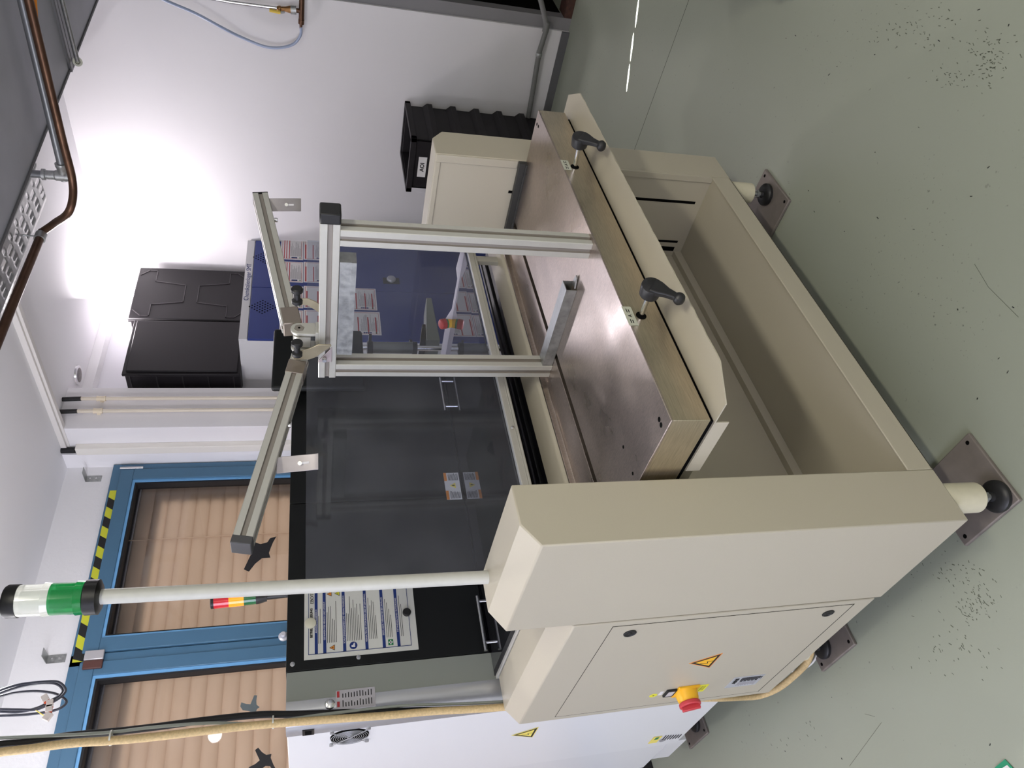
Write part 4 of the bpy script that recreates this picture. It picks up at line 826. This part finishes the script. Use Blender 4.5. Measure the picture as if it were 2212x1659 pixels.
mb.use(INK).text('BETRIEBSANWEISUNG', .0095, onF(((ix0+ix1)/2-.004, Y1, iz1-.009)), bold=.0003).text('EBOT', .014, onF((ix1-.028, Y1, iz1-.011)))
rr = random.Random(3)
def lines(f0, f1, x0=.032, n_=None):
    z = iz0+H_*f0
    while z > iz0+H_*f1: mb.box(ix0+x0, ix0+x0+.07+.075*rr.random(), Y1+.0002, Y1+.0008, z, z+.0013); z -= .0052
lines(.90, .875); lines(.815, .725); lines(.625, .475); lines(.405, .32); lines(.235, .18); lines(.09, .07)
mb.use(AMBERY)
def tr(cx, cz, s_, m_): mb.use(INK).py([(cx-s_*1.15, cz-s_*.8), (cx+s_*1.15, cz-s_*.8), (cx, cz+s_*1.25)], Y1, Y1+.0009).use(m_).py([(cx-s_*.85, cz-s_*.62), (cx+s_*.85, cz-s_*.62), (cx, cz+s_*.95)], Y1-.0005, Y1).use(INK).box(cx-.0006, cx+.0006, Y1-.0009, Y1-.0005, cz-s_*.3, cz+s_*.4)
tr(ix0+.016, iz0+H_*.77, .0075, ORANGE); tr(ix1-.016, iz0+H_*.79, .0075, ORANGE); tr(ix1-.016, iz0+H_*.71, .0075, YEL)
mb.use(BLUEPR).cyl((ix0+.017, Y1, iz0+H_*.57), (ix0+.017, Y1+.0009, iz0+H_*.57), .0115, n=24).use(PAPER).py([(ix0+.011, iz0+H_*.555), (ix0+.025, iz0+H_*.555), (ix0+.024, iz0+H_*.567), (ix0+.018, iz0+H_*.575), (ix0+.017, iz0+H_*.59), (ix0+.012, iz0+H_*.588)], Y1-.0004, Y1)
mb.use(GREEN).box(ix0+.007, ix0+.025, Y1, Y1+.0009, iz0+H_*.18, iz0+H_*.23).use(PAPER).box(ix0+.014, ix0+.018, Y1-.0004, Y1, iz0+H_*.186, iz0+H_*.224).box(ix0+.0095, ix0+.0225, Y1-.0004, Y1, iz0+H_*.199, iz0+H_*.211)
mb.build('printed_sheet', None, doc)
for cx, cz, c_, lb in ((1.043, 1.600, mat('magnet_cream', (212, 208, 186), .4), 'round cream magnet at the top of the laminated notice'), (1.053, 1.309, BLACK, 'round black magnet at the bottom of the laminated notice')):
    tag(MB().lathe((cx, YD-.0015, cz), (0, -1, 0), [(0, .0165 if c_ is not BLACK else .0130), (.006, .0165 if c_ is not BLACK else .0130), (.008, .010)], n=28).build('magnet', c_, bevel=.0005), lb, 'magnet')
# monitor, its pole, keyboard shelf on the far side of the black machine
mo = thing('monitor_stand', (2.286, 2.20, 0), 'dark flat monitor on a vertical steel pole at the far side of the black machine', 'monitor')
MB().cyl((2.286, 2.20, .02), (2.286, 2.20, 1.62), .0120).build('pole', CHROME, mo)
MB().box(2.22, 2.5, 2.17, 2.5, .0, .02).build('foot', BLACKP, mo)
MB().cyl((2.286, 2.20, 1.176), (2.286, 2.20, 1.345), .025).build('gas_spring', mat('cylinder_grey', (112, 114, 112), .4), mo)
MB().cyl((2.286, 2.20, 1.345), (2.286, 2.20, 1.368), .028).box(2.281, 2.296, 2.13, 2.20, 1.352, 1.364).build('clamp_collar', BLACK, mo)
MB().cyl((2.286, 2.20, 1.156), (2.286, 2.20, 1.176), .028).py([(2.282, 1.156), (2.33, 1.176), (2.33, 1.186), (2.282, 1.172)], 2.19, 2.21).build('clamp_collar', BLACK, mo)
MB().box(1.95, 2.275, 2.09, 2.118, 1.395, 1.742).build('screen', BLACKP, mo, bevel=.010)
MB().box(2.262, 2.31, 2.118, 2.19, 1.5, 1.60).build('mount', BLACK, mo)
ky = 2.32; q = [at(x, y, 'Y', ky) for x, y in ((921, 735), (921, 643), (932, 643), (951, 735))]
ks = thing('keyboard_shelf', tuple(q[0]), 'tapering grey keyboard holder beside the monitor pole seen through the smoked glass', 'shelf')
MB().py([(v.x, v.z) for v in q], ky, ky+.12).build('holder_shell', mat('shelf_grey', (132, 136, 130), .45), ks, bevel=.003)
q2_ = [at(x, y, 'Y', ky+.02) for x, y in ((906, 750), (912, 700), (919, 700), (919, 752))]
MB().py([(v.x, v.z) for v in q2_], ky+.02, ky+.09).build('keyboard', BLACK, ks, bevel=.002)
# ------------------------------------------------------------------ hoses and cables between the machines
def yp(x, y, Y=2.145): return at(x, y, 'Y', Y)
q = [yp(-60, 1637), yp(0, 1625), yp(60, 1618), yp(150, 1606), yp(240, 1600), yp(330, 1592), yp(450, 1578), yp(560, 1566), yp(700, 1555), yp(830, 1546), yp(930, 1537), yp(1020, 1532), yp(1095, 1527), yp(1250, 1515), yp(1400, 1508)]
g = [yp(1545, 1508), at(1600, 1506, 'X', .70), at(1640, 1503, 'X', .70), at(1680, 1487, 'X', .70), at(1715, 1460, 'X', .71), at(1742, 1432, 'X', .72), at(1752, 1405, 'X', .74), at(1748, 1380, 'X', .78)]
tag(MB().tube(q+g, .0105, n=16).build('braided_hose', BEIGEHOSE), 'braided beige hose hanging between the two machines down to the floor', 'hose')
q2 = [yp(x, y-13 if x > 200 else y-14, 2.16) for x, y in ((-60, 1637), (0, 1622), (60, 1617), (150, 1603), (240, 1594), (330, 1584), (450, 1568), (560, 1557), (640, 1556), (760, 1552), (900, 1548), (1000, 1545), (1095, 1541), (1200, 1535))]
tag(MB().tube(q2, .0095, n=14).build('black_cable', RUBBER), 'thick black cable hanging along the beige hose', 'cable')
q3 = [yp(x, y, 2.15) for x, y in ((-60, 1600), (0, 1594), (120, 1588), (240, 1580), (330, 1572), (450, 1563), (560, 1560), (700, 1556), (860, 1530), (1000, 1512), (1080, 1500), (1150, 1495))]
q3 = [yp(x, y, 2.15) for x, y in ((-60, 1597), (0, 1594), (120, 1589), (235, 1582), (330, 1571), (450, 1562), (560, 1562), (700, 1543), (860, 1525), (1000, 1520), (1100, 1515))]
tag(MB().tube(q3, .0042, n=10).build('grey_cable', mat('cable_grey', (150, 156, 148), .45)), 'thin grey cable running beside the thick black cable', 'cable')
p = yp(240, 1594, 2.15); tie = mat('tie_clear', (206, 206, 196), .3)
tag(MB().lathe(p, (.0, 0, 1), [(-.002, .019), (.002, .019)], n=20).build('cable_tie', tie), 'clear cable tie round the hoses in front of the door glass', 'cable tie')
p = yp(590, 1560, 2.15); tag(MB().lathe(p, (.0, 0, 1), [(-.002, .017), (.002, .017)], n=20).build('cable_tie', tie), 'clear cable tie round the hoses just above the white machine', 'cable tie')
q = [at(1770, 1385, 'Z', .01), at(1768, 1402, 'Z', .01), at(1758, 1428, 'Z', .01), at(1735, 1445, 'Z', .008), at(1705, 1450, 'Z', .008), at(1680, 1445, 'Z', .008)]
tag(MB().tube([q[0]+Vector((.02, .02, .1)), *q], .0035, n=10).build('white_cable', WHITEC), 'thin white cable curling on the floor behind the beige hose', 'cable')
# coil of cables hanging from the ceiling at the left
Yc = 2.45; DG = mat('cable_dark', (52, 54, 64), .35)
coil = thing('cable_coil', tuple(at(60, 1510, 'Y', Yc)), 'hanging coil of grey cables with orange connector blocks near the ceiling', 'cable')
def cz_(x, y, k=0): return at(x, y, 'Y', Yc+k)
for k, path in enumerate(([(-30, 1505), (0, 1491), (40, 1479), (90, 1473), (125, 1473), (141, 1488), (135, 1502), (115, 1516), (80, 1532), (40, 1533), (0, 1532), (-30, 1532)],
                          [(-30, 1512), (0, 1497), (45, 1483), (90, 1476), (120, 1477), (135, 1489), (130, 1501), (108, 1514), (80, 1529), (40, 1538), (0, 1537), (-30, 1538)],
                          [(-30, 1512), (0, 1504), (35, 1496), (80, 1493), (118, 1498), (140, 1510), (142, 1520), (125, 1532), (95, 1539), (50, 1544), (0, 1546), (-30, 1548)])):
    MB().tube([cz_(x, y, .01*k) for x, y in path], .0038, n=10, sub=6).build('cable_loop', DG, coil)
OC = mat('connector_orange', (186, 78, 44), .35); 
for k, (x, y, r) in enumerate(((99, 1511, .6), (108, 1523, .15), (106, 1534, .1), (103, 1548, -.5))):
    p = cz_(x, y, -.01); Mx = frame(p, (math.cos(r), 0, math.sin(r)), (-math.sin(r), 0, math.cos(r)))
    mb = MB().use(OC).obox(Mx, .0095, .008, .005).use(mat('connector_clear', (216, 206, 198), .3)).obox(Mx @ Matrix.Translation((.004, 0, .004)), .0105, .009, .003) if k < 3 else MB().use(mat('connector_clear', (216, 206, 198), .3)).obox(Mx, .011, .010, .006).use(OC).obox(Mx @ Matrix.Translation((.006, .004, -.002)), .006, .006, .006)
    mb.build('connector', None, coil, bevel=.001)
MB().tube([cz_(76, 1533), cz_(86, 1540, -.005), cz_(97, 1547, -.01)], .0016, n=6, sub=4).build('stripped_wire', LEMON, coil)
# ------------------------------------------------------------------ small things at the edges
XS = 1.05
for k, (x0, x1, z0, z1, lb) in enumerate(((.55, 1.0, .0, .17, 'lowest black box with white lettering on the floor behind the white machine'), (.55, 1.0, .172, .34, 'black box with white lettering stacked on the lowest one'), (.55, 1.0, .342, .48, 'top black box of the stack behind the white machine'))):
    y0 = 3.62; t = thing('carton', ((x0+x1)/2, y0+.18, z0), lb, 'box', 'black boxes behind the machine')
    MB().box(x0+.3, x1+.25, y0, y0+.36, z0, z1).build('box_body', INK if k != 1 else mat('carton_black', (34, 34, 38), .5), t, bevel=.003)
    mb = MB().use(PAPER).box(x0+.3, x1+.25, y0-.001, y0, z1-.012, z1-.004)
    if k < 2: mb.text('VO', .075, onF((x0+.40, y0-.0015, z1-.055)), bold=.002)
    mb.build('lettering', None, t)
p = at(2172, 1655, 'Z', .0)
mb = MB().use(mat('green_paper', (30, 140, 100), .5)).pz([(p.x-.06, p.y+.035), (p.x+.006, p.y+.03), (p.x+.012, p.y-.012), (p.x-.05, p.y-.035)], .001, .003).use(PAPER).pz([(p.x-.06, p.y+.03), (p.x-.002, p.y+.02), (p.x+.0, p.y-.01), (p.x-.05, p.y-.03)], .003, .004)
tag(mb.build('paper_slip'), 'green edged paper slip lying on the floor at the corner of the view', 'paper')
a = at(1716, 12, 'Z', .0)
tr_ = thing('trolley', (a.x+.3, a.y-.3, 0), 'foot end of a beige steel trolley frame standing on the floor at the right', 'trolley')
MB().box(a.x+.02, a.x+.9, a.y-.08, a.y-.04, .10, .16).box(a.x+.02, a.x+.06, a.y-.7, a.y-.04, .10, .16).build('base_frame', CREAM, tr_, bevel=.004)
MB().cyl((a.x+.03, a.y-.03, .015), (a.x+.03, a.y-.03, .10), .012).lathe((a.x+.03, a.y-.03, .0), (0, 0, 1), [(0, .022), (.010, .022), (.015, .014)]).build('glide', CHROME, tr_)
MB().box(a.x+.03, a.x+.06, a.y-.11, a.y-.07, .16, 1.0).box(a.x+.86, a.x+.9, a.y-.11, a.y-.07, .16, 1.0).build('uprights', CREAM, tr_, bevel=.003)
# floor seams, small debris
a, b = at(1488, 0, 'Z', 0), at(1371, 322, 'Z', 0); d = (b-a).normalized()
struct(MB().obox(frame((a+b)/2+Vector((0, 0, -.0012)), b-a, Vector((0, 0, 1)).cross(b-a)), (b-a).length*1.6, .0012, .0015), 'trim_5', VOID)
mb = MB(); rr = random.Random(11)
for k in range(40):
    x, y = rr.uniform(1640, 2200), rr.uniform(20, 1640)
    if 330 < y < 1500 and x < 1560+.95*(y-330): continue
    p = at(x, y, 'Z', 0); a_ = rr.uniform(0, 3.14); L_ = rr.uniform(.001, .004)
    mb.obox(frame((p.x, p.y, .0006), (math.cos(a_), math.sin(a_), 0), (-math.sin(a_), math.cos(a_), 0)), L_, rr.uniform(.0005, .0012), .0004)
mb.use(INK)
SC = mat('scuff_green_grey', (92, 96, 82), .5)
for cx, cy, sx, sy, nn in ((1985, 70, 90, 45, 70), (2140, 125, 45, 50, 90), (2060, 165, 50, 20, 30), (2110, 1300, 45, 35, 80), (2080, 1230, 60, 30, 30), (1720, 1590, 60, 25, 16), (2060, 1390, 70, 60, 50)):
    for k in range(nn):
        p = at(rr.gauss(cx, sx*.6), max(5, rr.gauss(cy, sy*.6)), 'Z', 0); a_ = rr.uniform(-.5, .9)
        mb.use(SC).obox(frame((p.x, p.y, .0002), (math.cos(a_), math.sin(a_), 0), (-math.sin(a_), math.cos(a_), 0)), rr.uniform(.001, .0045), rr.uniform(.0005, .0012), .0002)
for (xa, ya, xb, yb) in ((1835, 1655, 1904, 1561), (1868, 1542, 1890, 1548), (2105, 570, 2135, 620), (2135, 620, 2200, 685)):
    a, b = at(xa, ya, 'Z', 0), at(xb, yb, 'Z', 0); mb.use(SC).obox(frame((a+b)/2+Vector((0, 0, .0002)), b-a, Vector((0, 0, 1)).cross(b-a)), (b-a).length/2, .0005, .0002)
tag(mb.build('floor_crumbs'), 'tiny dark crumbs and scuff marks scattered over the grey-green floor', 'crumbs', kind='stuff')
